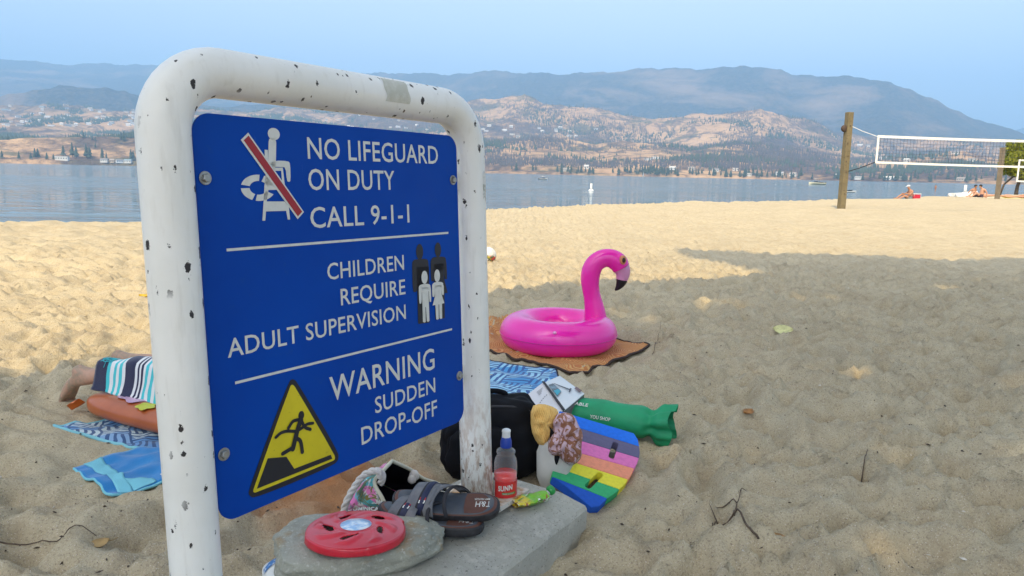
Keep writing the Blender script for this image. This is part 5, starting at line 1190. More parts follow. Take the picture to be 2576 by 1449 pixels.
# ship's wheel emblem on the cuff
mb = MB(); we = []
def cuffp(a, r_): X = .085 + r_ * math.cos(a) * .9; yv = .16 + r_ * math.sin(a) * 1.9; return Vector(pon((X - .03) / .80, max(.02, yv))) + Vector((0, -.002, .003))
MB().tube([cuffp(2 * math.pi * k / 28, .034) for k in range(28)], .0022, 5, closed=True).build('wheel_emblem', pm('teal_print', (.05, .45, .52), .8), pch, True)
for k in range(8):
    a = 2 * math.pi * k / 8; MB().tube([cuffp(a, .006), cuffp(a, .025), cuffp(a, .046)], .0018, 5).build('wheel_spoke', pm('teal_print', (.05, .45, .52), .8), pch)

# white slide with pink sole at the bottom of the picture -----------------------------
WS = PZ(712, 1466, .0); shoe = empty('white_slide', (WS.x, WS.y, -.025), R(115), 'white slide sandal with blue print and pink insole near the left post', 'sandal')
ol = [(x * .82, y * .85) for x, y in sole_outline()]
MB().prism(ol, 0, .026).build('sole', pm('white_foam', (.72, .70, .64), .6), shoe, True); MB().prism([(x * .9, y * .88) for x, y in ol], .0262, .031).build('insole', pm('pink_insole', (.62, .33, .34), .8, bump=(300, .5, .002)), shoe, True)
MB().sheet(lambda u, v: (-.075 + .095 * u, -math.cos(math.pi * v) * .047, .022 + .058 * math.sin(math.pi * v) ** .75 * (1 - .25 * (1 - u))), 10, 22, .005).build('band', pm('white_band', (.74, .74, .70), .5), shoe, True)
MB().sheet(lambda u, v: (.004 + .018 * u, -math.cos(math.pi * (.15 + .7 * v)) * .0478, .0232 + .058 * math.sin(math.pi * (.15 + .7 * v)) ** .75 * (1 - .25 * (1 - (.079 + .018 * u) / .095)) + .0012), 4, 18, .001).build('blue_trim', pm('blue_trim', (.04, .16, .40), .5, var=[(70, (.5, .55, .65), .5, .56)]), shoe, True)

# ---- leaves, twigs and crumbs on the sand
def leaf_thing(px, py, L_, col, label, rz, curl=.3, tilt=12):
    p = PZ(px, py, -.02); z = sz_s(p.x, p.y); mb = MB()
    mb.sheet(lambda u, v: ((u - .5) * L_, (v - .5) * L_ * .75 * math.sin(math.pi * min(.97, u * .95 + .03)) ** .8, curl * L_ * ((v - .5) ** 2 * 1.6 + (u - .5) ** 2) + .004), 10, 6, .0008)
    mb.tube([(L_ * .48, 0, curl * L_ * .25 + .004), (L_ * .7, .004, .003), (L_ * .95, .012, .002)], .0012, 5)
    o_ = mb.build('fallen_leaf', pm('leaf_%d' % int(px), col, .6, var=[(50, tuple(x * .7 for x in col), .45, .7)]), None, True, loc=(p.x, p.y, z), rz=rz, label=label, cat='leaf'); o_.rotation_euler = (R(tilt), 0, rz); o_.location.z += .4 * L_ * math.sin(R(tilt)); return o_
leaf_thing(1968, 852, .12, (.66, .64, .30), 'pale yellow leaf lying on the shaded sand right of the flamingo', R(-20), .25, 32)
leaf_thing(1879, 1068, .055, (.40, .19, .06), 'curled brown leaf on the sand right of the green carry bag', R(30), .4)
leaf_thing(1955, 1362, .055, (.42, .24, .09), 'brown leaf near the forked twig on the sand', R(-30), .35)
leaf_thing(365, 776, .07, (.62, .42, .03), 'yellow leaf on the sunlit sand by the left post', R(10), .5)
leaf_thing(250, 1370, .05, (.45, .30, .12), 'dry straw coloured leaf on the shaded sand at lower left', R(40), .3)
TWIG = pm('dry_twig', (.085, .060, .042), .9, var=[(60, (.15, .11, .08), .45, .65)], bump=(120, .6, .002))
def twig(paths, label, r0=.0035):
    o_ = PZ(*paths[0][0], -.04); z0 = sz_s(o_.x, o_.y); o_.z = z0; t = empty('twig', tuple(o_), 0, label, 'twig')
    for k, pth in enumerate(paths):
        pts = []
        for px, py in crom(pth, 12): p = PZ(px, py, -.03); pts.append((p.x - o_.x, p.y - o_.y, max(sz_s(p.x, p.y), PZ(px, py, -.03).z - .02) - z0 + .008))
        MB().tube(pts, [(r0 if k == 0 else r0 * .6) * (1 - .6 * i / len(pts)) for i in range(len(pts))], 6).build('stem' if k == 0 else 'side_shoot', TWIG, t, True)
twig([[(1905, 1400), (1870, 1380), (1840, 1352), (1812, 1345), (1795, 1355), (1788, 1378)], [(1840, 1352), (1850, 1320), (1862, 1290), (1885, 1270)], [(1850, 1318), (1815, 1300), (1770, 1275), (1745, 1255)], [(1812, 1345), (1795, 1338), (1780, 1332)]], 'forked dry twig on the shaded sand right of the footing')
twig([[(0, 1375), (60, 1366), (130, 1362), (200, 1368), (245, 1372)]], 'long thin straw stem on the sand at the lower left edge', .0025)
twig([[(1640, 905), (1652, 880), (1662, 845)]], 'thin stem sticking out of the sand right of the orange blanket', .0018)
twig([[(2160, 1230), (2172, 1200), (2178, 1178)], [(2165, 1215), (2185, 1222)]], 'small upright twig in the shaded sand on the right', .0025)
def litter():
    n = 1500; y = 1.5 + 9 * RNG.random(n) ** 1.4; x = (RNG.random(n) * 1.5 - .75) * y; mb_v = []; mb_f = []; mi = []
    z = sand_z(x, y)
    for i in range(n):
        L_ = .003 + .010 * RNG.random() ** 2.5; w_ = L_ * RNG.uniform(.12, .6); a = RNG.random() * 6.3; h = .0015 + .002 * RNG.random(); ca, sa = math.cos(a), math.sin(a); o_ = len(mb_v)
        for dx, dy, dz in ((-1, 0, .3), (0, -1, .2), (1, .2, .8), (.1, 1, .2), (0, 0, 2)): mb_v.append((x[i] + ca * dx * L_ - sa * dy * w_, y[i] + sa * dx * L_ + ca * dy * w_, z[i] + h * dz + .0005))
        mb_f += [(o_, o_ + 1, o_ + 4), (o_ + 1, o_ + 2, o_ + 4), (o_ + 2, o_ + 3, o_ + 4), (o_ + 3, o_, o_ + 4)]; mi += [0 if RNG.random() < .85 else 1] * 4
    me = bpy.data.meshes.new('litter'); me.from_pydata(mb_v, [], mb_f); me.polygons.foreach_set('material_index', mi)
    link('bark_crumbs', me, [pm('bark_crumb', (.07, .05, .035), .9), pm('shell_chip', (.66, .62, .54), .7)], kind='stuff', label='bark crumbs and shell chips strewn over the sand', cat='debris')
litter()

# ================================================================== FAR BEACH
WOOD = pm('weathered_timber', (.19, .155, .085), .9, var=[(3, (.14, .115, .065), .4, .7), (26, (.09, .07, .045), .55, .7)], bump=(24, .6, .01))
GREYW = pm('grey_timber', (.20, .165, .12), .9, var=[(3, (.15, .12, .085), .4, .7)], bump=(24, .6, .01))
TAPEW = pm('white_net_tape', (.80, .80, .76), .6); CORD = pm('dark_cord', (.02, .022, .035), .7)
def vpost(px, py, d, h, wd, mat, label, rz):
    p = PD(px, py, d); t = empty('volleyball_post', (p.x, p.y, p.z - .05), rz, label, 'post', 'volleyball posts')
    me = MB().box((0, 0, h / 2 - .3), (wd, wd, h + .6)).mesh('timber'); bevel_mesh(me, .012, 2); link('timber', me, mat, t)
    return t, p
pt, p1 = vpost(2116, 525, 24.7, 2.90, .175, WOOD, 'near weathered square volleyball post left of the net', R(14))
for z in (.5, 1.15, 1.45, 1.62, 1.98, 2.5): MB().lathe([(.016, 0), (.016, .01), (.010, .016)], 8, Matrix.Translation((random.uniform(-.05, .05), -.1, z)) @ Matrix.Rotation(R(90), 4, 'X')).build('bolt_head', pm('rusty_iron', (.07, .045, .035), .8), pt)
wn = MB().lathe([(.085, -.03), (.10, -.02), (.085, -.012), (.085, .012), (.10, .02), (.06, .04)], 16, Matrix.Translation((-.15, -.02, 2.42)) @ Matrix.Rotation(R(90), 4, 'X')).build('winch', pm('rusty_iron', (.07, .045, .035), .8), pt, True)
MB().box((-.105, -.02, 2.42), (.05, .03, .05)).build('winch_bracket', pm('rusty_iron', (.07, .045, .035), .8), pt)
pt2, p2 = vpost(2508, 500, 49.5, 2.85, .20, GREYW, 'far grey volleyball post beside the shore tree', R(30))
def vnet(A0, dirv, n_len, z0, z1, label, post, step=.10, tape=.07, near=True):
    t = empty('volleyball_net', (A0.x, A0.y, 0), math.atan2(dirv.y, dirv.x), label, 'net', 'volleyball nets')
    sag = lambda x: -.02 * math.sin(math.pi * x / n_len) * 2
    def strip(nm, x0, x1, za, zb, th=.012):
        mb = MB(); n_ = 24; mb.grid(lambda u, v: (x0 + (x1 - x0) * u, -th / 2, za + (zb - za) * v + sag(x0 + (x1 - x0) * u)), n_, 1); mb.grid(lambda u, v: (x0 + (x1 - x0) * u, th / 2, za + (zb - za) * v + sag(x0 + (x1 - x0) * u)), n_, 1, flip=True)
        mb.grid(lambda u, v: (x0 + (x1 - x0) * u, -th / 2 + th * v, zb + sag(x0 + (x1 - x0) * u)), n_, 1); mb.grid(lambda u, v: (x0 + (x1 - x0) * u, -th / 2 + th * v, za + sag(x0 + (x1 - x0) * u)), n_, 1, flip=True)
        return mb.build(nm, TAPEW, t)
    strip('top_tape', 0, n_len, z1 - tape, z1); strip('bottom_tape', 0, n_len, z0, z0 + tape * .85); strip('end_tape', -.0, tape * .85, z0 + tape * .85 + .001, z1 - tape - .001, .01); strip('end_tape', n_len - tape * .85, n_len, z0 + tape * .85 + .001, z1 - tape - .001, .01)
    mb = MB(); r_ = .0035 if near else .006
    for i in range(1, int(n_len / step)): x = i * step; mb.tube([(x, 0, z0 + .03 + sag(x)), (x + .004, .004, (z0 + z1) / 2), (x, 0, z1 - .03 + sag(x))], r_, 3, cap=False)
    for j in range(1, int((z1 - z0) / step)): z = z0 + j * step; mb.tube([(x, 0, z + sag(x)) for x in np.linspace(.03, n_len - .03, 12)], r_, 3, cap=False)
    m_ = mb.build('mesh_netting', CORD, t); m_['kind'] = 'stuff'
    if post is not None:
        q = Matrix.Rotation(-math.atan2(dirv.y, dirv.x), 3, 'Z') @ (post - Vector((A0.x, A0.y, 0)))
        for za, zb, th in ((z1 - .04, 2.62, .008), (z0 + .03, 1.22, .014)): MB().tube([(0, 0, za), (q.x * .5, q.y * .5, (za + zb) / 2 - .02), (q.x, q.y, zb)], th, 5).build('guy_rope', TAPEW if zb > 2 else CORD, t)
    return t
nA = PD(2208, 340, 24.6); nB = PD(2576, 336, 27.3); z_hi = 2.52
dn = Vector((15.6 - nA.x, 22.4 - nA.y, 0)); dn = dn.normalized() if dn.length else Vector((1, 0, 0))
vnet(nA, dn, 8.6, 1.50, nA.z, 'near white taped volleyball net strung from the weathered wooden post', p1)
e_ = nA + dn * 10.2; t_ = empty('volleyball_post', (e_.x, e_.y, sz(e_.x, e_.y) - .05), R(20), 'square volleyball post at the far right end of the near net', 'post', 'volleyball posts'); me = MB().box((0, 0, 1.15), (.2, .2, 3.5)).mesh('timber'); bevel_mesh(me, .012, 2); link('timber', me, WOOD, t_)
nC = PD(2563, 401, 47.0); vnet(nC, Vector((.75, -.66, 0)).normalized(), 8.6, nC.z - 1.15, nC.z, 'far volleyball net whose white corner shows at the right edge', None, .12, .09, False)
link('guy_flag', MB().sheet(lambda u, v: (.32 * u, .02 * math.sin(6 * u), .26 * v * (1 - .35 * u)), 4, 4, .006).mesh('flag'), pm('pink_cloth', (.70, .22, .22), .7), None, loc=tuple(PD(2139, 406, 24.9)), rz=R(-10), label='small pink rag tied beside the wooden volleyball post', cat='rag') if False else None

# people on the beach -------------------------------------------------------------
TAN = pm('tanned_skin', (.42, .20, .11), .55); TAN2 = pm('pale_tan_skin', (.52, .28, .18), .55); HAIRD = pm('dark_hair', (.018, .013, .010), .7)
def sitter(p, rz, skin, label, lean=.12, knee=.42, arm='knee', hat=None, wear=(.10, .10, .12), hair=True, top=None, scale=1.0):
    """seated figure facing local -X, legs stretched forward with bent knees"""
    t = empty('person', (p.x, p.y, p.z - .02), rz, label, 'person', 'people on the beach'); t.scale = (scale,) * 3
    P = [(0, 0, .12, .14, .12), (.02 * 0 + lean * .4, 0, .36, .12, .15), (lean * .7 - .04, 0, .54, .115, .16), (lean * .5 - .10, 0, .66, .05), (lean * .3 - .16, 0, .76, .085, .095), (lean * .3 - .17, 0, .86, .075, .085)]
    E_ = [(0, 1), (1, 2), (2, 3), (3, 4), (4, 5)]
    for s_ in (-1, 1):
        o_ = len(P); P += [(-.05, .10 * s_, .11, .095), (-.42, .15 * s_, knee * (1 if s_ > 0 else .75), .065), (-.80, .16 * s_, .08, .045), (-.93, .17 * s_, .06, .035), (-.95, .18 * s_, .13, .025)]
        E_ += [(0, o_), (o_, o_ + 1), (o_ + 1, o_ + 2), (o_ + 2, o_ + 3), (o_ + 3, o_ + 4)]
        o_ = len(P); end = (-.42, .12 * s_, .42) if arm == 'knee' else (.28, .26 * s_, .04)
        P += [(lean * .7 - .04, .20 * s_, .56, .060), ((lean * .7 - .04 + end[0]) / 2 + .05, .25 * s_, .36, .042), (*end, .032), (end[0] - .07, end[1], end[2] - .02, .026)]
        E_ += [(2, o_), (o_, o_ + 1), (o_ + 1, o_ + 2), (o_ + 2, o_ + 3)]
    link('body', skin_mesh(P, E_, 2), skin, t, True); hx = lean * .3 - .165
    link('shorts', skin_mesh([(0, 0, .12, .155, .135), (-.05, .10, .115, .108), (-.25, .125, .24 * knee / .42, .092), (-.05, -.10, .115, .108), (-.25, -.125, .20 * knee / .42, .092)], [(0, 1), (1, 2), (0, 3), (3, 4)], 2), pm('swim_%d' % int(wear[0] * 1000), wear, .8), t, True)
    if top: link('bikini_top', skin_mesh([(lean * .7 - .04, 0, .50, .122, .165), (lean * .6 - .02, 0, .44, .12, .16)], [(0, 1)], 1), pm('bikini_%d' % int(top[0] * 1000), top, .8), t, True)
    if hair: link('hair', ico(3, lambda q: Vector((hx + .03 + q.x * .10, q.y * .105, .835 + q.z * .095))), HAIRD, t, True)
    if hat:
        cp_ = link('cap', ico(3, lambda q: Vector((hx + q.x * .105, q.y * .10, .875 + max(0, q.z) * .085))), hat, t, True); MB().sheet(lambda u, v: (hx - .09 - .11 * u, (v - .5) * .17 * (1 - .4 * u), .885 - .03 * u), 4, 4, .008).build('brim', hat, cp_, True)
    return t
pm_ = PD(2287, 502, 55); sitter(pm_, R(8), TAN, 'man in a white cap and grey shorts sitting beside a red cooler', .14, .36, 'knee', pm('white_cap_cloth', (.74, .74, .74), .8), (.16, .17, .18), hair=False)
cl = PD(2302, 502, 55.4); ck = empty('cooler_box', (cl.x, cl.y, cl.z - .01), R(10), 'red cooler box with white lid behind the man in the cap', 'cooler'); me = MB().box((0, 0, .17), (.50, .32, .34)).mesh('c'); bevel_mesh(me, .02); link('box', me, pm('red_cooler', (.50, .015, .04), .4), ck); me = MB().box((0, 0, .375), (.52, .34, .06)).mesh('c'); bevel_mesh(me, .02); link('lid', me, pm('white_lid', (.76, .76, .76), .4), ck); MB().tube([(-.25, -.18, .22), (-.25, -.20, .40), (.25, -.20, .40), (.25, -.18, .22)], .012, 6).build('carry_handle', pm('white_lid', (.76, .76, .76), .4), ck)
def flat_towel(px, py, d, L_, wd, rz, col, label):
    p = PD(px, py, d); q = [Vector((p.x, p.y, 0)) + Matrix.Rotation(rz, 3, 'Z') @ Vector((a * L_ / 2, c_ * wd / 2, 0)) for a, c_ in ((-1, -1), (1, -1), (1, 1), (-1, 1))]
    o_ = Vector((p.x, p.y, sz(p.x, p.y))); cm = pm('towel_%d_%d' % (px, int(d)), col, .9)
    return MB().sheet(lambda u, v: Vector(((lambda w_: (w_.x, w_.y, sz(w_.x, w_.y) + .035))(bil(q, u, v)))) - o_, 10, 6, .03).build('beach_towel', cm, None, True, loc=tuple(o_), label=label, cat='towel', group='towels of the far bathers')
flat_towel(2300, 503, 54.6, 1.7, .8, R(8), (.72, .72, .74), 'white towel under the man in the cap'); flat_towel(2460, 497.5, 62, 2.6, 1.2, R(6), (.70, .64, .50), 'cream towel under the sitting couple'); flat_towel(2540, 491.5, 66, 2.6, 1.0, R(5), (.62, .60, .18), 'yellow towel under the woman lying by the far post')
q1 = PD(2448, 496.5, 62.6); sitter(q1, R(100), TAN, 'tanned dark haired man of the couple, sitting facing the viewer', .05, .40, 'back', None, (.04, .04, .06))
q2 = PD(2466, 497.0, 61.6); sitter(q2, R(6), TAN2, 'dark haired woman of the couple, leaning back on her arms', .26, .44, 'back', None, (.05, .03, .05), top=(.05, .03, .05))
def lyer(px, py, d, rz, skin, wear, label):
    p = PD(px, py, d); t = empty('person', (p.x, p.y, sz(p.x, p.y) + .05), rz, label, 'person', 'people on the beach')
    P = [(0, 0, .12, .13, .15), (.28, 0, .13, .12, .15), (.48, 0, .14, .11, .17), (.60, 0, .14, .05), (.72, 0, .15, .09), (.80, 0, .15, .085)]; E_ = [(0, 1), (1, 2), (2, 3), (3, 4), (4, 5)]
    for s_ in (-1, 1):
        o_ = len(P); P += [(-.08, .09 * s_, .11, .09), (-.48, .12 * s_, .13, .06), (-.88, .12 * s_, .08, .04), (-.95, .13 * s_, .14, .028)]; E_ += [(0, o_), (o_, o_ + 1), (o_ + 1, o_ + 2), (o_ + 2, o_ + 3)]
        o_ = len(P); P += [(.46, .20 * s_, .12, .05), (.30, .30 * s_, .07, .038), (.08, .28 * s_, .06, .03)]; E_ += [(2, o_), (o_, o_ + 1), (o_ + 1, o_ + 2)]
    link('body', skin_mesh(P, E_, 2), skin, t, True); link('swimsuit', skin_mesh([(0, 0, .12, .14, .16), (.10, 0, .125, .135, .155)], [(0, 1)], 1), pm('suit_%d' % px, wear, .8), t, True); link('hair', ico(3, lambda q: Vector((.80 + q.x * .10, q.y * .10, .16 + q.z * .10))), HAIRD, t, True)
lyer(2542, 490.5, 66.3, R(184), TAN2, (.55, .55, .06), 'sunbather in yellow lying beyond the far volleyball post'); lyer(2568, 487.5, 70, R(12), TAN, (.03, .03, .04), 'sunbather in black lying at the right edge of the beach')
lyer(2482, 493.5, 64, R(170), TAN2, (.50, .10, .12), 'sunbather lying right behind the sitting couple')
# white inflatable boat pulled up by the couple
p = PD(2420, 497.5, 62.5); ib = empty('inflatable_boat', (p.x, p.y, p.z - .02), R(10), 'white inflatable boat pulled up left of the sitting couple', 'boat')
WHR = pm('white_rubber', (.80, .80, .78), .45)
MB().tube(crom([(-.75, -.35, .16), (.2, -.38, .20), (.75, -.28, .30), (1.0, 0, .38), (.75, .28, .30), (.2, .38, .20), (-.75, .35, .16)], 6), .17, 14).build('side_tube', WHR, ib, True); MB().box((.05, 0, .07), (1.55, .62, .06)).build('floor', WHR, ib); MB().box((-.70, 0, .18), (.05, .62, .30)).build('transom', WHR, ib)
# swim-area buoys
def buoy(px, py, d, s_, label):
    p = PD(px, py, d); t = empty('marker_buoy', (p.x, p.y, p.z - .05 * s_), 0, label, 'buoy', 'white marker buoys'); t.scale = (s_,) * 3
    MB().lathe([(.10, -.10), (.32, -.06), (.36, .02), (.32, .12), (.16, .24)], 20).build('float', WHR, t, True); MB().lathe([(.155, .235), (.14, .40), (.14, .92), (.12, .96)], 16).build('column', WHR, t, True)
buoy(1487, 479.5, 2.2 * FPX / (479.5 - 439.2), 1.05, 'white marker buoy on the lake in the middle of the picture'); buoy(2427, 488, 84, .95, 'white marker buoy behind the inflatable boat')
# wader far out
p = PD(2353, 477, 2.2 * FPX / (477 - 457.4)); t = empty('person', (p.x, p.y, WATER_Z - .25), R(40), 'person standing in the shallow lake behind the net', 'person', 'people on the beach')
P = [(0, 0, .92, .14, .12), (0, 0, 1.15, .12, .15), (0, 0, 1.38, .11, .17), (0, 0, 1.52, .05), (0, 0, 1.62, .09), (0, 0, 1.70, .085)]; E_ = [(0, 1), (1, 2), (2, 3), (3, 4), (4, 5)]
for s_ in (-1, 1):
    o_ = len(P); P += [(.0, .09 * s_, .85, .09), (.06 * s_, .10 * s_, .48, .06), (.10 * s_, .11 * s_, .08, .045)]; E_ += [(0, o_), (o_, o_ + 1), (o_ + 1, o_ + 2)]; o_ = len(P); P += [(0, .20 * s_, 1.38, .055), (.05, .28 * s_, 1.12, .04), (.2, .26 * s_, .95, .03)]; E_ += [(2, o_), (o_, o_ + 1), (o_ + 1, o_ + 2)]
link('body', skin_mesh(P, E_, 2), TAN, t, True); link('shorts', skin_mesh([(0, 0, .92, .15, .13), (0, .09, .80, .11), (0, -.09, .80, .11)], [(0, 1), (0, 2)], 1), pm('swim_red', (.30, .05, .05), .8), t, True); link('hair', ico(3, lambda q: Vector((q.x * .10, q.y * .10, 1.71 + q.z * .10))), HAIRD, t, True)

# boats ----------------------------------------------------------------------------
HULL = pm('white_gelcoat', (.78, .78, .76), .35); DKG = pm('boat_glass', (.02, .03, .045), .15); BLU = pm('boat_dark_trim', (.03, .04, .07), .4)
def motorboat(px, py, hd, L_, label, hullm, canopy=None, tower=False):
    hz = HC + ROLL * (px - 1288); d = 2.2 * FPX / (py - hz); p = PD(px, py, d); t = empty('motor_boat', (p.x, p.y, WATER_Z - .05), hd, label, 'boat', 'boats on the lake')
    k = L_ / 6.0
    def hf(u, v):
        x = (-.5 + u) * L_; w_ = 1.05 * k * (1 - max(0, (u - .55) / .45) ** 2.2); sh = (.75 + .25 * u ** 2) * k; a = (v - .5) * 2; return (x + .25 * k * abs(a) ** 0 * max(0, u - .8) * 0, w_ * math.copysign(min(1, abs(a) * 1.25), a) , -.2 * k + sh * min(1, abs(a) * 1.0) ** 1.3 * 1.15)
    MB().grid(hf, 16, 14).build('hull', hullm, t, True)
    MB().prism([(hf(u, 1)[0], hf(u, 1)[1] * .97) for u in np.linspace(0, 1, 12)] + [(hf(u, 0)[0], hf(u, 0)[1] * .97) for u in np.linspace(1, 0, 12)][1:], .62 * k, .70 * k).build('deck', hullm, t)
    MB().box((.3 * k, 0, .95 * k), (1.3 * k, 1.5 * k, .55 * k), taper=.7).build('windscreen', DKG, t)
    MB().box((-1.6 * k, 0, .85 * k), (1.0 * k, 1.5 * k, .4 * k)).build('seat', BLU, t); MB().box((-3.15 * k, 0, .55 * k), (.35 * k, .45 * k, .9 * k)).build('outboard_motor', BLU, t)
    if canopy:
        for sx, sy in ((-.6, -.8), (-.6, .8), (.8, -.8), (.8, .8)): MB().tube([(sx * k, sy * k, .65 * k), (sx * k * .9, sy * k * .9, 2.0 * k)], .035 * k, 5).build('canopy_pole', BLU, t)
        MB().sheet(lambda u, v: ((-.9 + 2.0 * u) * k, (-.85 + 1.7 * v) * k, (2.0 + .15 * math.sin(math.pi * u)) * k), 6, 6, .05).build('canopy', canopy, t, True)
    return t
motorboat(1367, 451.5, R(25), 3.6, 'white motor boat with cabin roof on the lake left of the buoy', HULL, pm('canvas_top', (.70, .70, .70), .7))
motorboat(2055, 463, R(182), 7.0, 'cream speedboat running along the lake left of the wooden post', pm('cream_gelcoat', (.74, .70, .52), .35), pm('canvas_top2', (.60, .60, .58), .7))
motorboat(2137, 481.5, R(10), 2.6, 'small white boat half hidden behind the wooden volleyball post', HULL)
hz_ = HC + ROLL * (1618 - 1288); p = PD(1618, 444.5, 2.2 * FPX / (445.4 - hz_) ); sb_ = empty('sail_boat', (p.x, p.y, WATER_Z - .05), R(60), 'tiny white sailing boat near the far shore', 'boat', 'boats on the lake')
MB().grid(lambda u, v: ((-.5 + u) * 7, 1.0 * (1 - abs(2 * u - 1) ** 2.5) * math.copysign(min(1, abs(v - .5) * 2.5), v - .5), -.2 + .9 * min(1, abs(v - .5) * 2) ** 1.3), 12, 10).build('hull', HULL, sb_, True); MB().tube([(0.3, 0, .3), (.3, 0, 9.5)], .07, 6).build('mast', HULL, sb_)
MB().sheet(lambda u, v: (.2 - 3.0 * u * (1 - v), .25 * math.sin(math.pi * u) * (1 - v), 1.0 + 8.0 * v), 6, 10, .03).build('main_sail', pm('sail_cloth', (.80, .80, .80), .7), sb_, True); MB().sheet(lambda u, v: (.4 + 2.6 * u * (1 - v), .15 * math.sin(math.pi * u), .8 + 6.5 * v), 5, 8, .03).build('jib', pm('sail_cloth', (.80, .80, .80), .7), sb_, True)

# shore tree at the right edge ------------------------------------------------------
p = PD(2556, 487.5, 80); tr = empty('shore_tree', (p.x, p.y, p.z - .2), 0, 'small yellow green tree on the shore at the right edge', 'tree')
n_ = 9000; d_ = RNG.standard_normal((n_, 3)); d_ /= np.linalg.norm(d_, axis=1)[:, None]; rr_ = RNG.random(n_) ** .45
cl_ = RNG.standard_normal((26, 3)); cl_ /= np.linalg.norm(cl_, axis=1)[:, None]; cc_ = cl_ * np.array([2.1, 2.1, 1.5]) * (RNG.random((26, 1)) ** .4); ci = RNG.integers(0, 26, n_)
C_ = cc_[ci] + d_ * rr_[:, None] * np.array([.95, .95, .75]) + np.array([.9, 0, 3.0]); link('crown', leaves_mesh('crown', C_, .24), leaf_mat('willow_leaves', (.24, .27, .025), (.34, .35, .045), .45), tr)
MB().tube(crom([(0, 0, 0), (.05, 0, .9), (.35, 0, 1.8), (.8, 0, 2.8)], 4), [.17 - .008 * i for i in range(13)], 8).build('trunk', BARK, tr, True); MB().tube([(-1.3, .2, 0), (-1.1, .1, 1.0), (.1, 0, 2.2)], .08, 6).build('trunk', BARK, tr, True)
for e in ((2.2, .5, 3.6), (-.6, .4, 3.3), (1.2, -1.0, 4.0)): MB().tube([(.3, 0, 1.6), ((e[0] + .3) / 2, e[1] / 2, 2.6), e], .06, 6).build('limb', BARK, tr, True)

# ================================================================== FAR SHORE: houses and single pines
WALLS = [pm('house_wall_%d' % i, c_, .8) for i, c_ in enumerate(((.60, .59, .56), (.50, .46, .40), (.48, .38, .28), (.66, .68, .70), (.36, .40, .42)))]
ROOFS = [pm('house_roof_%d' % i, c_, .85) for i, c_ in enumerate(((.20, .19, .19), (.34, .30, .27), (.62, .62, .60), (.30, .18, .13), (.22, .30, .36)))]
WIN = pm('house_window', (.03, .04, .055), .2)
def ground_at(px, py, r0, r1):
    """first place along the view line where the far terrain is met"""
    d = ray(px, py); h = math.hypot(d.x, d.y); th = math.atan2(d.x, d.y); rr = np.linspace(r0, r1, 500); z = terrain_z(np.full(500, th), rr); l = CAMZ + rr * d.z / h; k = np.argmax(z >= l)
    if z[k] < l[k]: k = 499
    return th, rr[k], float(z[k])
_hm = {}
def house(px, py, L_, wd, h, flatroof, wi, ri, label, group, r0=1880, r1=4600, rz=None):
    th, r, z = ground_at(px, py, r0, r1); x, y = r * math.sin(th), r * math.cos(th)
    if group: label = '%s house with %s %s roof %s' % (('white', 'tan', 'brown', 'pale grey', 'slate')[wi], 'flat' if flatroof else 'pitched', ('dark grey', 'brown', 'white', 'rust red', 'blue grey')[ri], label)
    t = empty('house', (x, y, z - 1.5), -th + (random.uniform(-.5, .5) if rz is None else rz), label, 'house', group)
    MB().box((0, 0, (h + 1.5) / 2), (L_, wd, h + 1.5)).build('wall', WALLS[wi], t)
    if flatroof: MB().box((0, 0, h + 1.5 + .25), (L_ * 1.08, wd * 1.1, .5)).build('roof', ROOFS[ri], t)
    else: MB().add([(-L_ / 2 - .6, -wd / 2 - .6, h + 1.5), (L_ / 2 + .6, -wd / 2 - .6, h + 1.5), (L_ / 2 + .6, wd / 2 + .6, h + 1.5), (-L_ / 2 - .6, wd / 2 + .6, h + 1.5), (-L_ / 2 - .3, 0, h + 1.5 + wd * .32), (L_ / 2 + .3, 0, h + 1.5 + wd * .32)], [(0, 1, 5, 4), (2, 3, 4, 5), (0, 4, 3), (1, 2, 5), (3, 2, 1, 0)]).build('roof', ROOFS[ri], t)
    nw = max(2, int(L_ / 4.5))
    for i in range(nw): MB().box((-L_ / 2 + (i + .5) * L_ / nw, -wd / 2 - .06, 1.5 + h * .52), (L_ / nw * .45, .2, h * .30)).build('window', WIN, t)
    return t
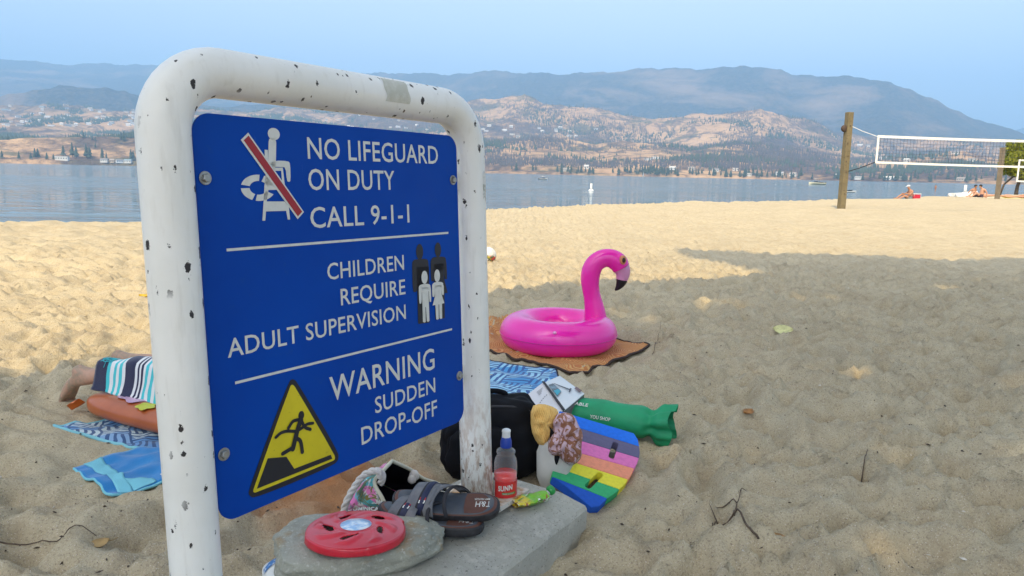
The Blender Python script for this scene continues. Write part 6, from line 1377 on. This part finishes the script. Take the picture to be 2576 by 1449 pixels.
SHORE = [(157, 403, 26, 10, 8, 1, 0, 2, 'long white lakeside house with flat roof at the foot of the left bluff'), (263, 408, 15, 9, 5, 0, 0, 0, 'dark roofed lakeside cottage under the left bluff'), (282, 409, 9, 8, 5, 0, 2, 1, 'brown lakeside cottage under the left bluff'), (300, 410, 14, 8, 5, 0, 3, 0, 'grey lakeside cottage under the left bluff'), (322, 410, 15, 8, 5, 0, 0, 4, 'cottage with pale blue roof close to the left post'),
    (1880, 443, 20, 9, 7, 1, 0, 2, 'white shore house left of the wooden volleyball post'), (2112, 446, 22, 10, 8, 1, 0, 2, 'white boxy villa on the far shore behind the wooden post'), (2158, 451, 18, 9, 6, 1, 0, 2, 'low white shore house right of the wooden post'), (2237, 452, 24, 9, 5, 0, 3, 2, 'wide pale roofed shore house under the net'), (2262, 451, 14, 9, 6, 1, 0, 2, 'small white shore house under the net'), (2282, 452, 12, 9, 6, 0, 2, 3, 'brown shore house under the net'), (2420, 455, 20, 9, 5, 0, 1, 1, 'tan shore house at the right under the net'),
    (1630, 403, 22, 10, 6, 1, 3, 0, 'grey villa on the tan knoll above the lake'), (1652, 386, 24, 10, 6, 1, 3, 2, 'pale villa high on the wooded knoll'), (1692, 427, 16, 9, 6, 0, 3, 2, 'pale lakeside house below the knoll'), (1740, 428, 16, 9, 6, 0, 1, 1, 'tan lakeside house below the knoll'), (1800, 432, 16, 9, 6, 0, 0, 0, 'white lakeside house with dark roof below the hill'), (1960, 440, 18, 9, 7, 1, 3, 2, 'grey white stepped villa above the shore'), (1995, 443, 16, 9, 6, 0, 0, 1, 'white villa with brown roof above the shore'), (1850, 430, 14, 9, 7, 1, 0, 2, 'small white cube house above the shore'), (1425, 431, 18, 9, 6, 0, 1, 1, 'cream barn on the far shore fields'), (1475, 425, 12, 8, 8, 0, 0, 2, 'white gabled barn on the far shore')]
for a in SHORE: house(*a, None, 1876, 2300)
for i in range(70):
    px = random.uniform(5, 345); py = 318 - 68 * random.random() ** 1.2; house(px, py, random.uniform(12, 26), random.uniform(9, 13), random.uniform(4.5, 8), random.random() < .4, random.choice((0, 0, 3, 1, 4)), random.choice((0, 1, 2, 2, 4)), 'among the trees of the left hillside town', 'hillside town houses', 2200, 4800)
for i in range(26):
    px = random.uniform(1215, 1500) if i < 18 else random.uniform(2150, 2540); py = random.uniform(318, 350) if i < 18 else random.uniform(365, 410); house(px, py, random.uniform(14, 24), 11, random.uniform(5, 8), random.random() < .4, random.choice((0, 0, 3)), random.choice((0, 2, 2)), ('on the slope just right of the sign' if px < 1600 else 'on the slope behind the volleyball net'), 'houses on the tan slopes', 2200, 4600)
for i in range(22):
    px = random.uniform(500, 1120); py = random.uniform(278, 345); house(px, py, random.uniform(12, 22), 11, random.uniform(5, 8), random.random() < .4, random.choice((0, 0, 3)), random.choice((0, 2, 2)), 'seen through the gap above the blue panel', 'houses in the sign gap', 2200, 4700)
# pines that stand singly on the left bluff and along the shore
def pine_mesh(k):
    rg = np.random.default_rng(100 + k); mb = MB(); L_ = 7
    for i in range(L_):
        z0 = .16 + .80 * i / L_; z1 = z0 + .24; r_ = .19 * (1 - .82 * i / L_) * rg.uniform(.8, 1.2); n_ = 9; ring = [(r_ * rg.uniform(.55, 1.25) * math.cos(2 * math.pi * j / n_) + .01, r_ * rg.uniform(.55, 1.25) * math.sin(2 * math.pi * j / n_), z0 - .05 * rg.random()) for j in range(n_)]
        mb.add(ring + [(rg.uniform(-.02, .02), rg.uniform(-.02, .02), min(1, z1))], [(j, (j + 1) % n_, n_) for j in range(n_)] + [tuple(range(n_ - 1, -1, -1))])
    return mb.mesh('crown')
PM = [pine_mesh(k) for k in range(4)]; TM = MB().lathe([(.022, -.08), (.018, .2), (.006, .9)], 6).mesh('trunk'); TM.materials.append(BARK)
for m_ in PM: m_.materials.append(PINE)
def pine(px, py, h, label, group, r0=1885, r1=2800):
    th, r, z = ground_at(px, py, r0, r1); t = empty('pine_tree', (r * math.sin(th), r * math.cos(th), z - .5), random.random() * 6, label, 'tree', group); t.scale = (h * random.uniform(.9, 1.3),) * 2 + (h,)
    a = bpy.data.objects.new('crown', random.choice(PM)); c_ = bpy.data.objects.new('trunk', TM)
    for o_ in (a, c_): COL.objects.link(o_); o_.parent = t
for px, py, h in ((5, 399, 18), (48, 401, 18), (88, 399, 24), (96, 398, 22), (78, 401, 16), (118, 402, 17), (135, 402, 14), (160, 393, 26), (182, 395, 34), (192, 398, 28), (218, 398, 34), (226, 399, 28), (258, 400, 26), (268, 402, 18), (330, 405, 28), (336, 404, 24), (210, 348, 18), (240, 356, 14), (232, 352, 12), (305, 352, 22), (312, 356, 26), (330, 348, 16), (370, 352, 26), (375, 360, 24), (408, 350, 26), (412, 356, 26), (430, 352, 22), (420, 380, 26), (430, 386, 24), (240, 372, 14), (20, 352, 16), (90, 335, 24), (75, 332, 22)):
    pine(min(px, 345) if px > 345 else px, py, h, ('tall dark pine ' if h > 22 else 'small dark pine ') + ('at the foot' if py > 390 else 'on top') + ' of the tan bluff at the left shore', 'pines on the left bluff')
HP = [a[0] for a in SHORE if a[0] > 1300]
for i in range(190):
    px = random.choice(HP) + random.gauss(0, 13) if i % 5 < 3 else random.choice([random.uniform(1215, 1500), random.uniform(1540, 1680), random.uniform(1700, 2120), random.uniform(2150, 2530)]); sl = HC + ROLL * (px - 1288); pine(px, sl + random.uniform(-9, 0.5) - (6 if 1560 < px < 1660 and random.random() < .5 else 0), random.uniform(11, 22), *(('dark tree on the far shore between the sign and the knoll', 'trees left of the knoll') if px < 1540 else ('dark tree on the wooded knoll above the far shore', 'trees on the knoll') if px < 1690 else ('dark tree on the far shore left of the wooden post', 'shore trees left of the post') if px < 2130 else ('dark tree on the far shore behind the volleyball net', 'shore trees behind the net')))
